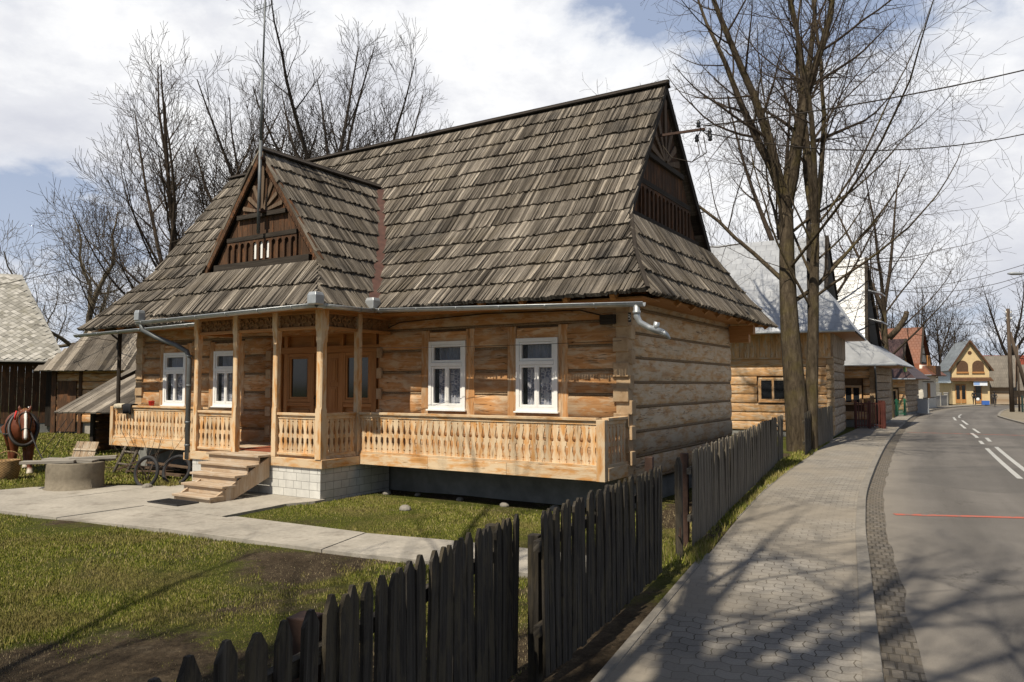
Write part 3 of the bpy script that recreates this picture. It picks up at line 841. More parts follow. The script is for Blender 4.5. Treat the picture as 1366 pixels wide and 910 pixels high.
def window(parent, x0, x1, z0, z1, y, frame_mat, fw=.065, lat=V((1, 0, 0)), out=V((0, -1, 0)), org=V((0, 0, 0)), curtain=True, trans=.66, mull=True, shelf=True, glass=None):
    """casement window with transom: frame, panes, curtains"""
    def P(a, n, z): return org + lat * a + out * n + V((0, 0, z))
    rot = Matrix((lat, out, V((0, 0, 1)))).transposed()
    mb = MB()
    def bar(a0, a1, b0, b1, n0, n1): mb.box(P((a0 + a1) / 2, (n0 + n1) / 2, (b0 + b1) / 2), (a1 - a0, n1 - n0, b1 - b0), rot)
    w = fw; n0, n1 = y - .05, y + .045
    bar(x0, x0 + w, z0, z1, n0, n1); bar(x1 - w, x1, z0, z1, n0, n1)
    bar(x0 + w, x1 - w, z1 - w, z1, n0, n1 - .002); bar(x0 + w, x1 - w, z0, z0 + w, n0, n1 - .002)
    zt = z0 + (z1 - z0) * trans; xm = (x0 + x1) / 2; ww = w * .62
    m0, m1 = y - .035, y + .032
    if trans < 1: bar(x0 + w, x1 - w, zt - w * .5, zt + w * .5, m0, y + .052)
    # sashes
    def sash(a0, a1, b0, b1):
        bar(a0, a0 + ww, b0, b1, m0, m1); bar(a1 - ww, a1, b0, b1, m0, m1)
        bar(a0 + ww, a1 - ww, b0, b0 + ww, m0, m1 - .002); bar(a0 + ww, a1 - ww, b1 - ww, b1, m0, m1 - .002)
    panes = []
    zt_ = zt if trans < 1 else z1
    gl = .004
    lo = (z0 + w + gl, (zt - w * .5 if trans < 1 else z1 - w) - gl)
    if mull:
        sash(x0 + w + gl, xm - .002, *lo); sash(xm + .002, x1 - w - gl, *lo)
        bar(xm - .018, xm + .018, lo[0], lo[1], m1, y + .042)
        panes += [(x0 + w + ww, xm - ww, lo[0] + ww, lo[1] - ww), (xm + ww, x1 - w - ww, lo[0] + ww, lo[1] - ww)]
    else:
        sash(x0 + w + gl, x1 - w - gl, *lo); panes.append((x0 + w + ww, x1 - w - ww, lo[0] + ww, lo[1] - ww))
    if trans < 1:
        hi = (zt + w * .5 + gl, z1 - w - gl)
        sash(x0 + w + gl, x1 - w - gl, *hi); panes.append((x0 + w + ww, x1 - w - ww, hi[0] + ww, hi[1] - ww))
    if shelf: bar(x0 - .03, x1 + .03, z0 - .03, z0 - .002, y - .02, y + .085)
    fr = mb.build('window', frame_mat, parent, bevel=.004)
    mb = MB()
    for a0, a1, b0, b1 in panes:
        mb.box(P((a0 + a1) / 2, y - .004, (b0 + b1) / 2), (a1 - a0 + .01, .006, b1 - b0 + .01), rot)
    mb.build('pane', glass or M['glass'], fr)
    if curtain:
        mb = MB(); prev = None; n = 44
        a0, a1 = x0 + w + .12, x1 - w
        for k in range(n + 1):
            a = lerp(a0, a1, k / n); d = y - .085 + .018 * math.sin(k * 1.25) + .01 * math.sin(k * .37)
            cur = (P(a, d, z0 + .03), P(a, d, zt_ - .03), a)
            if prev: mb.face([prev[0], cur[0], cur[1], prev[1]], [(prev[2], z0), (cur[2], z0), (cur[2], zt_), (prev[2], zt_)])
            prev = cur
        c = mb.build('lace_curtain', M['lace'], fr)
        sm = c.modifiers.new('solid', 'SOLIDIFY'); sm.thickness = .003
        if trans < 1:
            mb = MB(); prev = None
            for k in range(n + 1):
                a = lerp(a0, a1, k / n); d = y - .09 + .015 * math.sin(k * 1.05)
                cur = (P(a, d, zt + .02), P(a, d, z1 - .03))
                if prev: mb.face([prev[0], cur[0], cur[1], prev[1]])
                prev = cur
            c = mb.build('valance', M['cloth_grey'], fr)
            sm = c.modifiers.new('solid', 'SOLIDIFY'); sm.thickness = .003
    return fr

def fan_gable(parent, tri, out, lat, org, nfan=7, arcade=True, lights=0, main_mat='dark', scale=1.0):
    """dark boarded gable: tri=(half width at base, z base, z apex, lateral centre). org gives the plane."""
    hw, zb, za, c = tri
    H = za - zb
    def P(a, n, z): return org + lat * (c + a) + out * n + V((0, 0, z))
    rot = Matrix((lat, out, V((0, 0, 1)))).transposed()
    wall = MB()
    # vertical boards filling the triangle
    n = int(2 * hw / .16)
    for k in range(n):
        a0 = -hw + 2 * hw * k / n; a1 = a0 + 2 * hw / n - .006
        zt0 = zb + H * (1 - abs(a0) / hw); zt1 = zb + H * (1 - abs(a1) / hw)
        o = random.uniform(0, .008)
        wall.prism([(a0, zb), (a1, zb), (a1, max(zb + .01, zt1)), (a0, max(zb + .01, zt0))], out * (-.04), P(-c, 0, 0) + out * o - lat * 0 + lat * c - V((0, 0, 0)), lat, V((0, 0, 1)))
    g = wall.build('gable', M[main_mat], parent)
    trim = MB()
    hA = zb + H * .05; hB = zb + H * .30; hC = zb + H * .50
    def hb(z, h, n0, n1, e=0): 
        half = hw * (1 - (z + h / 2 - zb) / H) - .03 + e
        trim.box(P(0, (n0 + n1) / 2, z), (2 * half, n1 - n0, h), rot)
    hb(hA, .17 * scale, .01, .10); hb(hB, .11 * scale, .01, .075); hb(hC, .11 * scale, .01, .085)
    trim.build('gable_beam', M['black'], g)
    fan = MB()
    rmax = (za - hC) * .86
    for k in range(nfan):
        t = PI * (k + .5) / nfan
        d = V((math.cos(t), math.sin(t)))
        # clip by the triangle sides
        r = rmax * 1.1
        for _ in range(60):
            if abs(d.x * r) > hw * (1 - (hC + d.y * r - zb) / H) - .12: r -= .03
        if r < .25: continue
        w0, w1 = .028 * scale, .085 * scale * min(1, r / .9)
        q = V((-d.y, d.x))
        pl = [d * .08 - q * w0, d * r - q * w1, d * (r + .03), d * r + q * w1, d * .08 + q * w0]
        fan.prism([(p.x, hC + .06 + p.y) for p in pl], out * .03, P(0, .012 + .004 * (k % 2), 0), lat, V((0, 0, 1)))
    fan.build('sunburst_board', M['fan'], g)
    if arcade:
        ar = MB(); z0 = hA + .09 * scale; z1 = hB - .055 * scale
        half = hw * (1 - (z1 - zb) / H) - .10
        na = max(5, int(2 * half / (.25 * scale))) | 1; pw = 2 * half / na
        ht = z1 - z0
        lit = [na // 2 - 1, na // 2, na // 2 + 1][:lights] if lights else []
        holes = []
        for k in range(na):
            a0 = -half + pw * k; r = pw * .30; cx_ = a0 + pw / 2
            zc = z1 - .05 - r
            # pilasters and arch spandrel around an arched opening
            ar.box(P(a0 + (pw / 2 - r) / 2, .035, (z0 + zc) / 2), (pw / 2 - r, .05, zc - z0), rot)
            ar.box(P(a0 + pw - (pw / 2 - r) / 2, .035, (z0 + zc) / 2), (pw / 2 - r, .048, zc - z0), rot)
            arc = [(cx_ + r * math.cos(t), zc + r * math.sin(t)) for t in [PI * i / 8 for i in range(9)]]
            ar.prism([(a0 + pw, zc), (a0 + pw, z1), (a0, z1), (a0, zc)] + arc[::-1], out * .05, P(0, .01, 0), lat, V((0, 0, 1)))
            if k in lit: holes.append((cx_, r * .82, z0 + .05, zc))
        ar.build('arcade', M['dark'], g)
        for (cx_, r, zz0, zc) in holes:
            h = MB()
            arc = [(cx_ + r * math.cos(t), zc + r * math.sin(t)) for t in [PI * i / 8 for i in range(9)]]
            h.prism([(cx_ - r, zz0), (cx_ + r, zz0)] + arc, out * .008, P(0, .012, 0), lat, V((0, 0, 1)))
            h.build('arched_window', M['white'], g)  # white panel, the bright look of a lit arch put into its colour
    return g

M['fan'] = mat_wood('sunburst_boards', (.07, .045, .03), (.13, .09, .06), (.20, .15, .11), None, 0, .6, (1.5, 22), .85, .3)

def baluster_panel(mb, a0, a1, z0, z1, y, lat, out, org, pitch=.143, th=.026):
    n = max(2, round((a1 - a0) / pitch)); p = (a1 - a0) / n; h = z1 - z0
    g = .0035
    hwf = [(0, .5), (.055, .5), (.085, .32), (.115, .5), (.15, .47), (.30, .25), (.43, .30), (.455, .5), (.535, .5), (.56, .30), (.62, .24), (.84, .46), (.885, .5), (.915, .32), (.945, .5), (1, .5)]
    for k in range(n):
        c = a0 + p * (k + .5)
        L = [(c - (w * p - g * (w > .49)), z0 + t * h) for t, w in hwf]; Rr = [(c + (w * p - g * (w > .49)), z0 + t * h) for t, w in hwf]
        mb.prism(Rr + L[::-1], out * -th, org + out * (y + random.uniform(-.003, .003)), lat, V((0, 0, 1)))
def railing(parent, a0, a1, y, lat, out, org, zt=1.69, zf=.86, zb=.64, board=True, ends=(True, True)):
    rot = Matrix((lat, out, V((0, 0, 1)))).transposed()
    def P(a, n, z): return org + lat * a + out * n + V((0, 0, z))
    r = node('railing', parent)
    mb = MB(); mb.box(P((a0 + a1) / 2, y - .02, zt - .025), (a1 - a0, .13, .05), rot)
    mb.box(P((a0 + a1) / 2, y - .02, zt - .085), (a1 - a0, .06, .065), rot)
    mb.build('handrail', M['pine'], r, bevel=.006)
    mb = MB(); baluster_panel(mb, a0 + .01, a1 - .01, zf + .045, zt - .12, y - .005, lat, out, org); mb.build('baluster_panel', M['pine'], r)
    mb = MB(); mb.box(P((a0 + a1) / 2, y - .015, zf + .02), (a1 - a0, .085, .05), rot)
    if board:
        L = a1 - a0; n = max(1, round(L / 1.6))
        for k in range(n):
            mb.box(P(a0 + L * (k + .5) / n, y + .012 + .0015 * (k % 2), (zb + zf - .006) / 2), (L / n - .004, .06, zf - .006 - zb), rot)
    mb.build('floor_beam', M['pine'], r, bevel=.006)
    return r

# ------------------------------------------------------------------ the log house
X0, D = -14.65, 6.55
house = thing('log_house', 'large honey coloured log cottage with steep grey shingle roof, carved balcony rail and gabled porch', 'house', HO, HRZ)
LAT, OUT, UPV = V((1, 0, 0)), V((0, -1, 0)), V((0, 0, 1))
rs = random.Random(11)
ZF, ZE = .86, 3.86
NC = 7; CH = (ZE - .72) / NC
# front wall of squared logs, split around the openings
openings = [(-4.42, -3.49, 1.74, 3.14), (-2.29, -1.38, 1.74, 3.14), (-13.46, -12.5, 1.70, 3.10), (-11.36, -10.42, 1.70, 3.10), (-9.22, -5.80, .80, 3.40)]
mb = MB()
for k in range(NC):
    z0 = .72 + CH * k; z1 = z0 + CH
    cuts = [(X0, 0.0)]
    for (a, b, c, d) in openings:
        pad = .20 if c > 1 else .02
        if z1 - .12 > c - .06 and z0 + .12 < d + .10:
            nw = []
            for p, q in cuts:
                if q <= a - pad or p >= b + pad: nw.append((p, q)); continue
                if p < a - pad: nw.append((p, a - pad))
                if q > b + pad: nw.append((b + pad, q))
            cuts = nw
    for p, q in cuts: log_course(mb, p, q, z0, z1, 0, OUT, LAT, rs=rs)
mb.build('front_wall', M['log'], house, True)
for (a, b) in ((X0 + .1, -13.48), (-12.48, -11.38), (-10.40, -9.25), (-5.78, -4.44), (-3.47, -2.31), (-1.36, -.1)):
    mb = MB(); mb.bx(a, b, .03, .05, .6, ZE + .4); mb.build('chinking', M['chink'], house)
for (a, b, c, d) in openings[:4]:
    mb = MB(); mb.bx(a - .02, b + .02, .03, .05, d + .01, ZE + .4); mb.build('chinking', M['chink'], house)
    mb = MB(); mb.bx(a - .02, b + .02, .03, .05, .6, c - .01); mb.build('chinking', M['chink'], house)
mb = MB()
for k in range(NC):
    z0 = .72 - CH / 2 + CH * k
    log_course(mb, 0.0, D, z0, z0 + CH, 0, V((1, 0, 0)), V((0, 1, 0)), rs=rs, bulge=.034)
log_course(mb, 0, D, .72 + CH * (NC - .5), ZE + .55, 0, V((1, 0, 0)), V((0, 1, 0)), rs=rs, bulge=.05)
mb.build('side_wall', M['log_side'], house, True)
mb = MB()
for k in range(NC):
    z0 = .72 + CH * k
    log_course(mb, 0, D, z0, z0 + CH, -X0, V((-1, 0, 0)), V((0, 1, 0)), rs=rs, bulge=.06)
mb.bx(X0 + .1, -.1, D - .2, D - .05, .6, ZE + .4)
mb.build('rear_wall', M['log_grey'], house, True)
# twisted wood wool pressed into the joints
mb = MB()
for k in range(1, NC):
    z = .72 + CH * k
    spans = [(X0 + .1, -9.25), (-5.78, -.1)]
    for (a, b, c, d) in openings[:4]:
        if c - .2 < z < d + .24:
            nw = []
            for p, q in spans:
                if b + .2 <= p or a - .2 >= q: nw.append((p, q)); continue
                nw += [(p, a - .2), (b + .2, q)]
            spans = nw
    for p, q in spans:
        mb = MB()
        if q - p > .1: mb.tube([(lerp(p, q, t / 6), -.006 + .006 * mnoise.noise(V((t, k, 2))), z + .006 * mnoise.noise(V((p + t, k, 0)))) for t in range(7)], .024, 6); mb.build('joint_packing', M['rope'], house, True)
for k in range(0, NC + 1):
    mb = MB(); z = .72 + CH * (k - .5)
    mb.tube([(.004, lerp(.1, D - .05, t / 8), z + .008 * mnoise.noise(V((t, k, 5)))) for t in range(9)], .027, 6); mb.build('joint_packing', M['rope'], house, True)
# dovetailed corner ends, one corner at a time
for cn in range(4):
    mb = MB()
    for k in range(NC):
        z0 = .72 + CH * k; zs = z0 - CH / 2
        if cn == 0:
            mb.bx(-.20, .085 + rs.uniform(-.01, .02), -.055, .14, z0 + CH * .22, z0 + CH * .78)
            mb.bx(-.24, .055, -.10 + rs.uniform(-.01, .01), .12, zs + CH * .22, zs + CH * .78)
        elif cn == 1:
            mb.bx(X0 - .05, X0 + .26, -.10, .12, zs + CH * .22, zs + CH * .78)
            mb.bx(X0 - .09, X0 + .2, -.055, .12, z0 + CH * .22, z0 + CH * .78)
        elif cn == 2 and z0 < 3.3: mb.bx(-5.85, -5.71, -.075, .12, zs + CH * .2, zs + CH * .72)
        elif z0 < 3.3: mb.bx(-9.40, -9.22, -.075, .12, zs + CH * .2, zs + CH * .72)
    mb.build('log_ends', M['log_end'], house, bevel=.012)
# timber surrounds of the windows
for (a, b, c, d) in openings[:4]:
    mb = MB()
    mb.bx(a - .21, a - .004, -.042, .1, c - .17, d + .24); mb.bx(b + .004, b + .21, -.042, .1, c - .17, d + .24)
    mb.bx(a - .004, b + .004, -.032, .1, d + .002, d + .2); mb.bx(a - .004, b + .004, -.032, .1, c - .17, c - .032)
    mb.build('window_surround', M['log'], house, bevel=.01)
for i, (a, b, c, d) in enumerate(openings[:4]):
    fr = window(house, a, b, c, d, .03, M['white'], .075)
    b2 = MB(); b2.bx(a, b, .55, .57, c, d); b2.bx(a, a + .1, .1, .55, c, d); b2.build('dark_backing', M['dim'], fr)  # dark boards stand in for the unlit room behind the glass
# plinth walls
mb = MB(); mb.bx(X0 + .02, -.06, .02, .2, -.1, .7); mb.bx(-.26, -.06, .2, D - .1, -.1, .55); mb.bx(X0 + .02, X0 + .2, .2, D - .1, -.1, .7)
mb.build('foundation', M['plaster'], house)
# balcony floors
mb = MB()
for k in range(7):
    y0 = -.97 + k * .138; mb.bx(-5.45, -.02, y0, y0 + .134, .80, .845); mb.bx(-14.25, -9.38, y0, y0 + .134, .80, .845)
for xx in (-13.9, -12.3, -10.8, -5.0, -3.4, -1.8, -.3): mb.bx(xx - .07, xx + .07, -.92, .02, .64, .798)
mb.build('balcony_floor', M['steps'], house)
railing(house, -5.44, -.13, 1.0, LAT, OUT, V((0, 0, 0)))
railing(house, -14.12, -9.44, 1.0, LAT, OUT, V((0, 0, 0)), zt=1.71, zb=.66)
railing(house, .06, .92, 0.0, V((0, -1, 0)), V((1, 0, 0)), V((0, 0, 0)))
railing(house, .06, .92, 14.2, V((0, -1, 0)), V((-1, 0, 0)), V((0, 0, 0)), zt=1.71, zb=.66)
mb = MB(); mb.bx(-.13, .03, -1.05, -.92, .635, 1.66); mb.build('balcony_post', M['pine'], house, bevel=.006)
mb = MB(); mb.bx(-14.25, -14.12, -1.05, -.92, .66, 1.68); mb.build('balcony_post', M['pine'], house, bevel=.006)

# porch ------------------------------------------------------------
PY = -2.03
mb = MB()
for k in range(9):
    y0 = -2.0 + k * .26; mb.bx(-9.34, -5.46, y0, y0 + .256, .81, .86)
mb.build('porch_floor', M['steps'], house)
mb = MB(); mb.bx(-8.3, -6.9, -1.85, -.5, .864, .875); mb.build('doormat', mat_plain('red_brown_mat', (.23, .06, .025), .9, .3, 30), house)
# stone-clad base with a drawn block pattern
def mat_blocks():
    m = NT('block_cladding'); co = m.coord('UV'); ob = m.coord('Object')
    b1 = m.n('ShaderNodeTexBrick'); m.l(co, b1.inputs['Vector']); b1.inputs['Scale'].default_value = 1
    b1.inputs['Brick Width'].default_value = .36; b1.inputs['Row Height'].default_value = .155; b1.inputs['Mortar Size'].default_value = .006; b1.inputs['Mortar Smooth'].default_value = .3
    b1.offset = .37; b1.squash = .6; b1.squash_frequency = 2
    b1.inputs['Color1'].default_value = (.52, .51, .475, 1); b1.inputs['Color2'].default_value = (.60, .59, .55, 1); b1.inputs['Mortar'].default_value = (.27, .26, .24, 1)
    n = m.noise(ob, 3, 7, .7); n2 = m.noise(ob, 40, 4, .7)
    col = m.mix(1.0, b1.outputs[0], m.ramp(n, [(.3, .8), (.7, 1.1)]), 'MULTIPLY')
    m.color(col); m.rough(.9); m.bump(m.math('SUBTRACT', m.math('MULTIPLY', n2, .3), b1.outputs['Fac']), .5, .012)
    return m.m
M['blocks'] = mat_blocks()
mb = MB()
for P, Q in (((-9.36, -2.05), (-5.47, -2.05)), ((-5.47, -2.05), (-5.47, -.06)), ((-9.36, -.06), (-9.36, -2.05))):
    mb.face([(*P, -.1), (*Q, -.1), (*Q, .63), (*P, .63)])
mb.face([(-9.36, -2.05, .63), (-5.47, -2.05, .63), (-5.47, -.06, .63), (-9.36, -.06, .63)])
mb.build('porch_base', M['blocks'], house)
mb = MB()
mb.bx(-9.40, -5.40, -2.09, -1.95, .632, .805); mb.bx(-5.54, -5.40, -1.948, -1.01, .632, .805); mb.bx(-9.40, -9.26, -1.948, -1.01, .632, .805)
mb.bx(-9.62, -9.402, -2.1, -1.96, .6, .76)
mb.build('porch_sill', M['pine'], house, bevel=.008)
for x in (-9.27, -7.98, -6.76, -5.50):
    mb = MB(); wq = .078 if x == -5.50 else .062
    b0 = .81
    # chamfered post with a moulded head
    def oct_ring(z, w_, ch): return [(x + a * w_, PY + b_ * w_, z) for a, b_ in ((1, 1 - ch), (1 - ch, 1), (-1 + ch, 1), (-1, 1 - ch), (-1, -1 + ch), (-1 + ch, -1), (1 - ch, -1), (1, -1 + ch))]
    mb.loft([oct_ring(z, w_, c_) for z, w_, c_ in ((b0, wq, .03), (b0 + .95, wq, .03), (b0 + 1.0, wq, .3), (3.05, wq, .3), (3.1, wq, .03), (3.28, wq, .03), (3.34, wq * 1.18, .03), (3.72, wq * 1.18, .03))])
    mb.build('porch_post', M['pine'], house)
for y in (-1.02,):
    for x in (-5.50, -9.27):
        mb = MB(); mb.bx(x - .06, x + .06, y - .06, y + .06, .81, 3.7); mb.build('porch_post', M['pine'], house, bevel=.01)
railing(house, -9.2, -8.05, -PY, LAT, OUT, V((0, 0, 0)), board=False)
railing(house, -6.69, -5.58, -PY, LAT, OUT, V((0, 0, 0)), board=False)
railing(house, 1.09, 1.95, -5.50 + .0, V((0, -1, 0)), V((1, 0, 0)), V((0, 0, 0)), board=False)
railing(house, 1.09, 1.95, 9.27, V((0, -1, 0)), V((-1, 0, 0)), V((0, 0, 0)), board=False)
# carved frieze under the porch eave
mb = MB(); cm = MB()
def frieze(a0, a1, lat, out, org):
    rot = Matrix((lat, out, UPV)).transposed()
    c = (a0 + a1) / 2
    mb.box(org + lat * c + V((0, 0, 3.36)), (a1 - a0, .09, .06), rot)
    mb.box(org + lat * c + V((0, 0, 3.68)), (a1 - a0, .10, .09), rot)
    cm.box(org + lat * c + V((0, 0, 3.51)) - out * .03, (a1 - a0, .015, .25), rot)
    n = max(2, round((a1 - a0) / .15))
    for k in range(n):      # scrollwork: curling stems and leaves
        p0 = a0 + (a1 - a0) * (k + .5) / n
        sg = 1 if k % 2 else -1
        pts = []
        for t in range(13):
            an = t / 12 * 1.7 * PI; r = .075 * (1 - t / 16)
            pts.append(org + lat * (p0 + r * math.cos(an) * sg) + V((0, 0, 3.51 + r * math.sin(an))) + out * .0)
        cm.tube(pts, [.013] * 13, 5)
        for q in (-1, 1):
            pl = [(p0 - .02, 3.51 + q * .05), (p0 + .03 * sg, 3.51 + q * .115), (p0 + .06 * sg, 3.51 + q * .06)]
            cm.prism(pl, out * .02, org, lat, UPV)
for a, b in ((-9.19, -8.05), (-7.91, -6.83), (-6.69, -5.59)): frieze(a, b, LAT, OUT, V((0, PY, 0)))
frieze(-1.94, -1.09, V((0, 1, 0)), V((1, 0, 0)), V((-5.50, 0, 0))); frieze(-.95, -.05, V((0, 1, 0)), V((1, 0, 0)), V((-5.50, 0, 0)))
frieze(-1.94, -1.09, V((0, 1, 0)), V((-1, 0, 0)), V((-9.27, 0, 0)))
mb.build('porch_beam', M['stain'], house, bevel=.006); cm.build('carved_frieze', M['carve'], house)
mb = MB()
for k in range(14): mb.bx(-9.3 + k * .276, -9.3 + k * .276 + .27, -2.0, .1, 3.73, 3.75)
mb.build('porch_ceiling', M['stain'], house)

# entrance panelling between the log walls
ent = node('entrance', house)
mb = MB()
mb.bx(-9.22, -5.78, .16, .2, .80, 3.75)
for x0, x1 in ((-9.22, -9.0), (-8.92, -8.8), (-8.02, -7.9), (-7.08, -6.98), (-6.12, -5.98), (-5.92, -5.78)): mb.bx(x0, x1, .07, .158, .86, 3.40)
mb.bx(-9.23, -5.77, .06, .158, 2.98, 3.14); mb.bx(-9.22, -5.79, .065, .158, 3.40, 3.72)
mb.bx(-8.8, -8.02, .08, .158, 1.74, 1.83); mb.bx(-6.98, -6.12, .08, .158, 1.74, 1.83)
for x0, x1 in ((-8.72, -8.1), (-6.9, -6.2)):
    mb.bx(x0, x1, .13, .158, .98, 1.66)
mb.build('panelling', M['stain'], ent, bevel=.008)
for x0, x1 in ((-8.8, -8.02), (-6.98, -6.12)):
    w_ = window(ent, x0, x1, 1.84, 2.975, -.12, M['stain'], .07, curtain=False, trans=1.0, mull=False, shelf=False, glass=M['glassdark'])
for k, (x0, x1) in enumerate(((-7.895, -7.49), (-7.485, -7.085))):
    mb = MB(); mb.bx(x0, x1, .10, .15, .87, 2.97)
    for z0, z1 in ((1.0, 1.55), (1.66, 2.2), (2.3, 2.85)):
        a, b = x0 + .08, x1 - .08
        mb.bx(a, b, .085, .099, z0, z1); mb.bx(a + .05, b - .05, .07, .084, z0 + .05, z1 - .05)
    dd = mb.build('door', M['stain'], ent, bevel=.006)
    if k == 0:
        mb = MB(); mb.bx(x0 + .02, x0 + .06, .08, .098, 1.75, 2.0); mb.tube([(x0 + .04, .09, 1.93), (x0 + .04, .03, 1.93), (x0 + .15, .03, 1.92)], .012, 6)
        mb.build('handle', M['iron'], dd)

# stairs -----------------------------------------------------------
st = node('staircase', house)
SX0, SX1 = -8.38, -6.84
run, rise = .272, .172
for k in range(5):
    zt = .86 - rise * k - .01; y1 = -2.10 - run * k; y0 = y1 - run - .045
    xx0 = SX0 + .13 * k * .9; xx1 = SX1
    mb = MB(); mb.bx(xx0 - .03, xx1 + .03, y0, y1 + .0, zt - .045, zt); mb.build('tread', M['steps'], st, bevel=.008)
    mb = MB(); mb.bx(xx0, xx1, y0 + .05, y0 + .075, zt - rise - (0 if k < 4 else .0), zt - .047); mb.build('riser', M['steps'], st)
for xx in (SX1 - .05, SX0 + .45):
    pl = [(-2.1, .80), (-2.1, .40), (-3.05, 0.02), (-3.46, .0), (-3.46, .10)]
    mb = MB(); mb.prism(pl, V((.05, 0, 0)), (xx, 0, 0), (0, 1, 0), (0, 0, 1)); mb.build('stringer', M['steps'], st)

# main roof ---------------------------------------------------------
RY, RZ = 3.3, 8.92
ZB = 5.5
XR_A, XR_F = -.39, -.22            # right verge at apex and foot
XL_A, XL_F = -15.1, -15.2
PROF = [(.97, 3.78), (.12, 4.62), (-.73, ZB), (-RY, RZ)]          # distance outward (=-y), z
SK = [(.78, 3.78), (.22, 4.62), (XR_F, ZB)]                       # right skirt, x against z
SKL = [(-16.0, 3.78), (-15.55, 4.62), (XL_F, ZB)]
def xr(z): return poly_at(SK, z) if z < ZB else lerp(XR_F, XR_A, (z - ZB) / (RZ - ZB))
def xl(z): return poly_at(SKL, z) if z < ZB else lerp(XL_F, XL_A, (z - ZB) / (RZ - ZB))
roof = node('roof', house)
rs = random.Random(5)
mb = MB()
shingles(mb, PROF, LAT, OUT, lambda z: (xl(z), xr(z)), .515, .044, rs=rs)
mb.build('front_shingles', M['shingle'], roof)
BACK = [(-n_ + 0 if False else n_, z) for n_, z in PROF]
# rear slope mirrored about the ridge; skirt laid on the gable side
YB = 2 * RY
mb = MB()
def yf(z): return -poly_at(PROF, z)
def yb(z): return YB - yf(z) + (.55 * max(0, (5.5 - z) / 1.7))
skp = [(a, b) for a, b in SK]
shingles(mb, skp, V((0, 1, 0)), V((1, 0, 0)), lambda z: (yf(z), yb(z)), .46, .044, rs=rs)
mb.build('skirt_shingles', M['shingle'], roof)
mb = MB()
sheet(mb, PROF, LAT, OUT, lambda z: (xl(z), xr(z)))
sheet(mb, skp, V((0, 1, 0)), V((1, 0, 0)), lambda z: (yf(z), yb(z)))
sheet(mb, [(-a, b) for a, b in SKL], V((0, 1, 0)), V((-1, 0, 0)), lambda z: (yf(z), yb(z)), off=0)
prev = None
for k in range(13):
    z = lerp(3.78, RZ, k / 12); A = V((xl(z), yb(z), z)); B = V((xr(z), yb(z), z))
    if prev: mb.face([prev[1], prev[0], A, B])
    prev = (A, B)
mb.build('roof_deck', M['shingle_old'], roof)
mb = MB()
mb.beam((XL_A, RY - .07, RZ + .03), (XR_A + .03, RY - .07, RZ + .045), .20, .035, (0, -.75, 1)); mb.beam((XL_A, RY, RZ + .05), (XR_A + .05, RY, RZ + .07), .09, .08); mb.beam((XL_A, RY + .07, RZ + .03), (XR_A + .03, RY + .07, RZ + .045), .20, .035, (0, .75, 1))
# verge boards
for x, s_ in ((XR_A, 1), (XL_A, -1)):
    fx = XR_F if s_ > 0 else XL_F
    mb.beam((x - .03 * s_, RY, RZ - .05), (fx - .03 * s_, .73, ZB - .05), .16, .05, (s_, 0, 0)); mb.beam((x - .03 * s_, RY, RZ - .05), (fx - .03 * s_, YB - .73, ZB - .05), .16, .05, (s_, 0, 0))
mb.build('ridge_board', M['black'], roof)
mb = MB()
mb.beam((XR_F, .73, ZB + .04), (.22, -.12, 4.66), .07, .03, (1, -1, 1.0)); mb.beam((.22, -.12, 4.66), (.78, -.97, 3.84), .07, .03, (1, -1, 1.0))
mb.build('hip_board', M['black'], roof)
# soffit, rafter feet and eave beams
mb = MB()
mb.bx(-15.8, .6, -.72, .05, 3.70, 3.73); mb.bx(-.05, .62, .05, D + 1.2, 3.76, 3.785)
mb.bx(X0 - .3, .35, -.07, .14, ZE, ZE + .22)
for k in range(18):
    x = -15.2 + k * .9
    mb.beam((x, -.86, 3.72), (x, .3, 4.7), .09, .12)
for k in range(9):
    y = .9 + k * .85; mb.beam((.66, y, 3.72), (-.2, y, 4.85), .09, .12)
mb.bx(-.02, .62, D - .1, D + .12, 3.5, 3.72); mb.bx(-.02, .5, D - .08, D + .1, 3.3, 3.499)
mb.build('eave_timber', M['stain'], roof)
fan_gable(house, (2.3, ZB - .05, RZ - .22, RY), V((1, 0, 0)), V((0, 1, 0)), V((-.47, 0, 0)))
fan_gable(house, (2.15, ZB - .1, RZ - .28, RY), V((-1, 0, 0)), V((0, 1, 0)), V((-14.75, 0, 0)), arcade=False)
mb = MB()      # little pent above the skirt
mb.face([(XR_F, .75, ZB), (XR_F, YB - .75, ZB), (-.8, YB - .75, ZB + .06), (-.8, .75, ZB + .06)])
mb.build('gable_ledge', M['dark'], roof)

# porch roof --------------------------------------------------------
PCX, PAZ = -7.72, 7.30
PVY = -1.76                       # verge plane of the porch gable
PB = 4.74                         # foot of the gable
PR = [(2.55, 3.79), (1.95, PB - .05 * 0 - .28), (1.80, PB), (0.0, PAZ)]
PR = [(2.55, 3.79), (1.84, PB), (0.0, PAZ)]
PS = [(2.52, 3.76), (-PVY, PB)]   # front skirt, distance outward
def y_main(z): return -poly_at(PROF, z)
def pfront(z): return -poly_at(PS, z) if z < PB else PVY
proof = node('porch_roof', house)
mb = MB()
for sgn in (1, -1):
    o = V((sgn, 0, 0))
    lim = (lambda z: (pfront(z), y_main(z) + .12))
    shingles(mb, PR, V((0, 1, 0)), o, lim, .47, .044, rs=rs, org=V((PCX, 0, 0)))
mb.build('slope_shingles', M['shingle'], proof)
mb = MB()
shingles(mb, PS, LAT, OUT, lambda z: (PCX - poly_at(PR, z), PCX + poly_at(PR, z)), 0.62, .06, rs=rs)
mb.build('skirt_shingles', M['shingle'], proof)
mb = MB()
for sgn in (1, -1):
    sheet(mb, PR, V((0, 1, 0)), V((sgn, 0, 0)), lambda z: (pfront(z), y_main(z) + .25), V((PCX, 0, 0)))
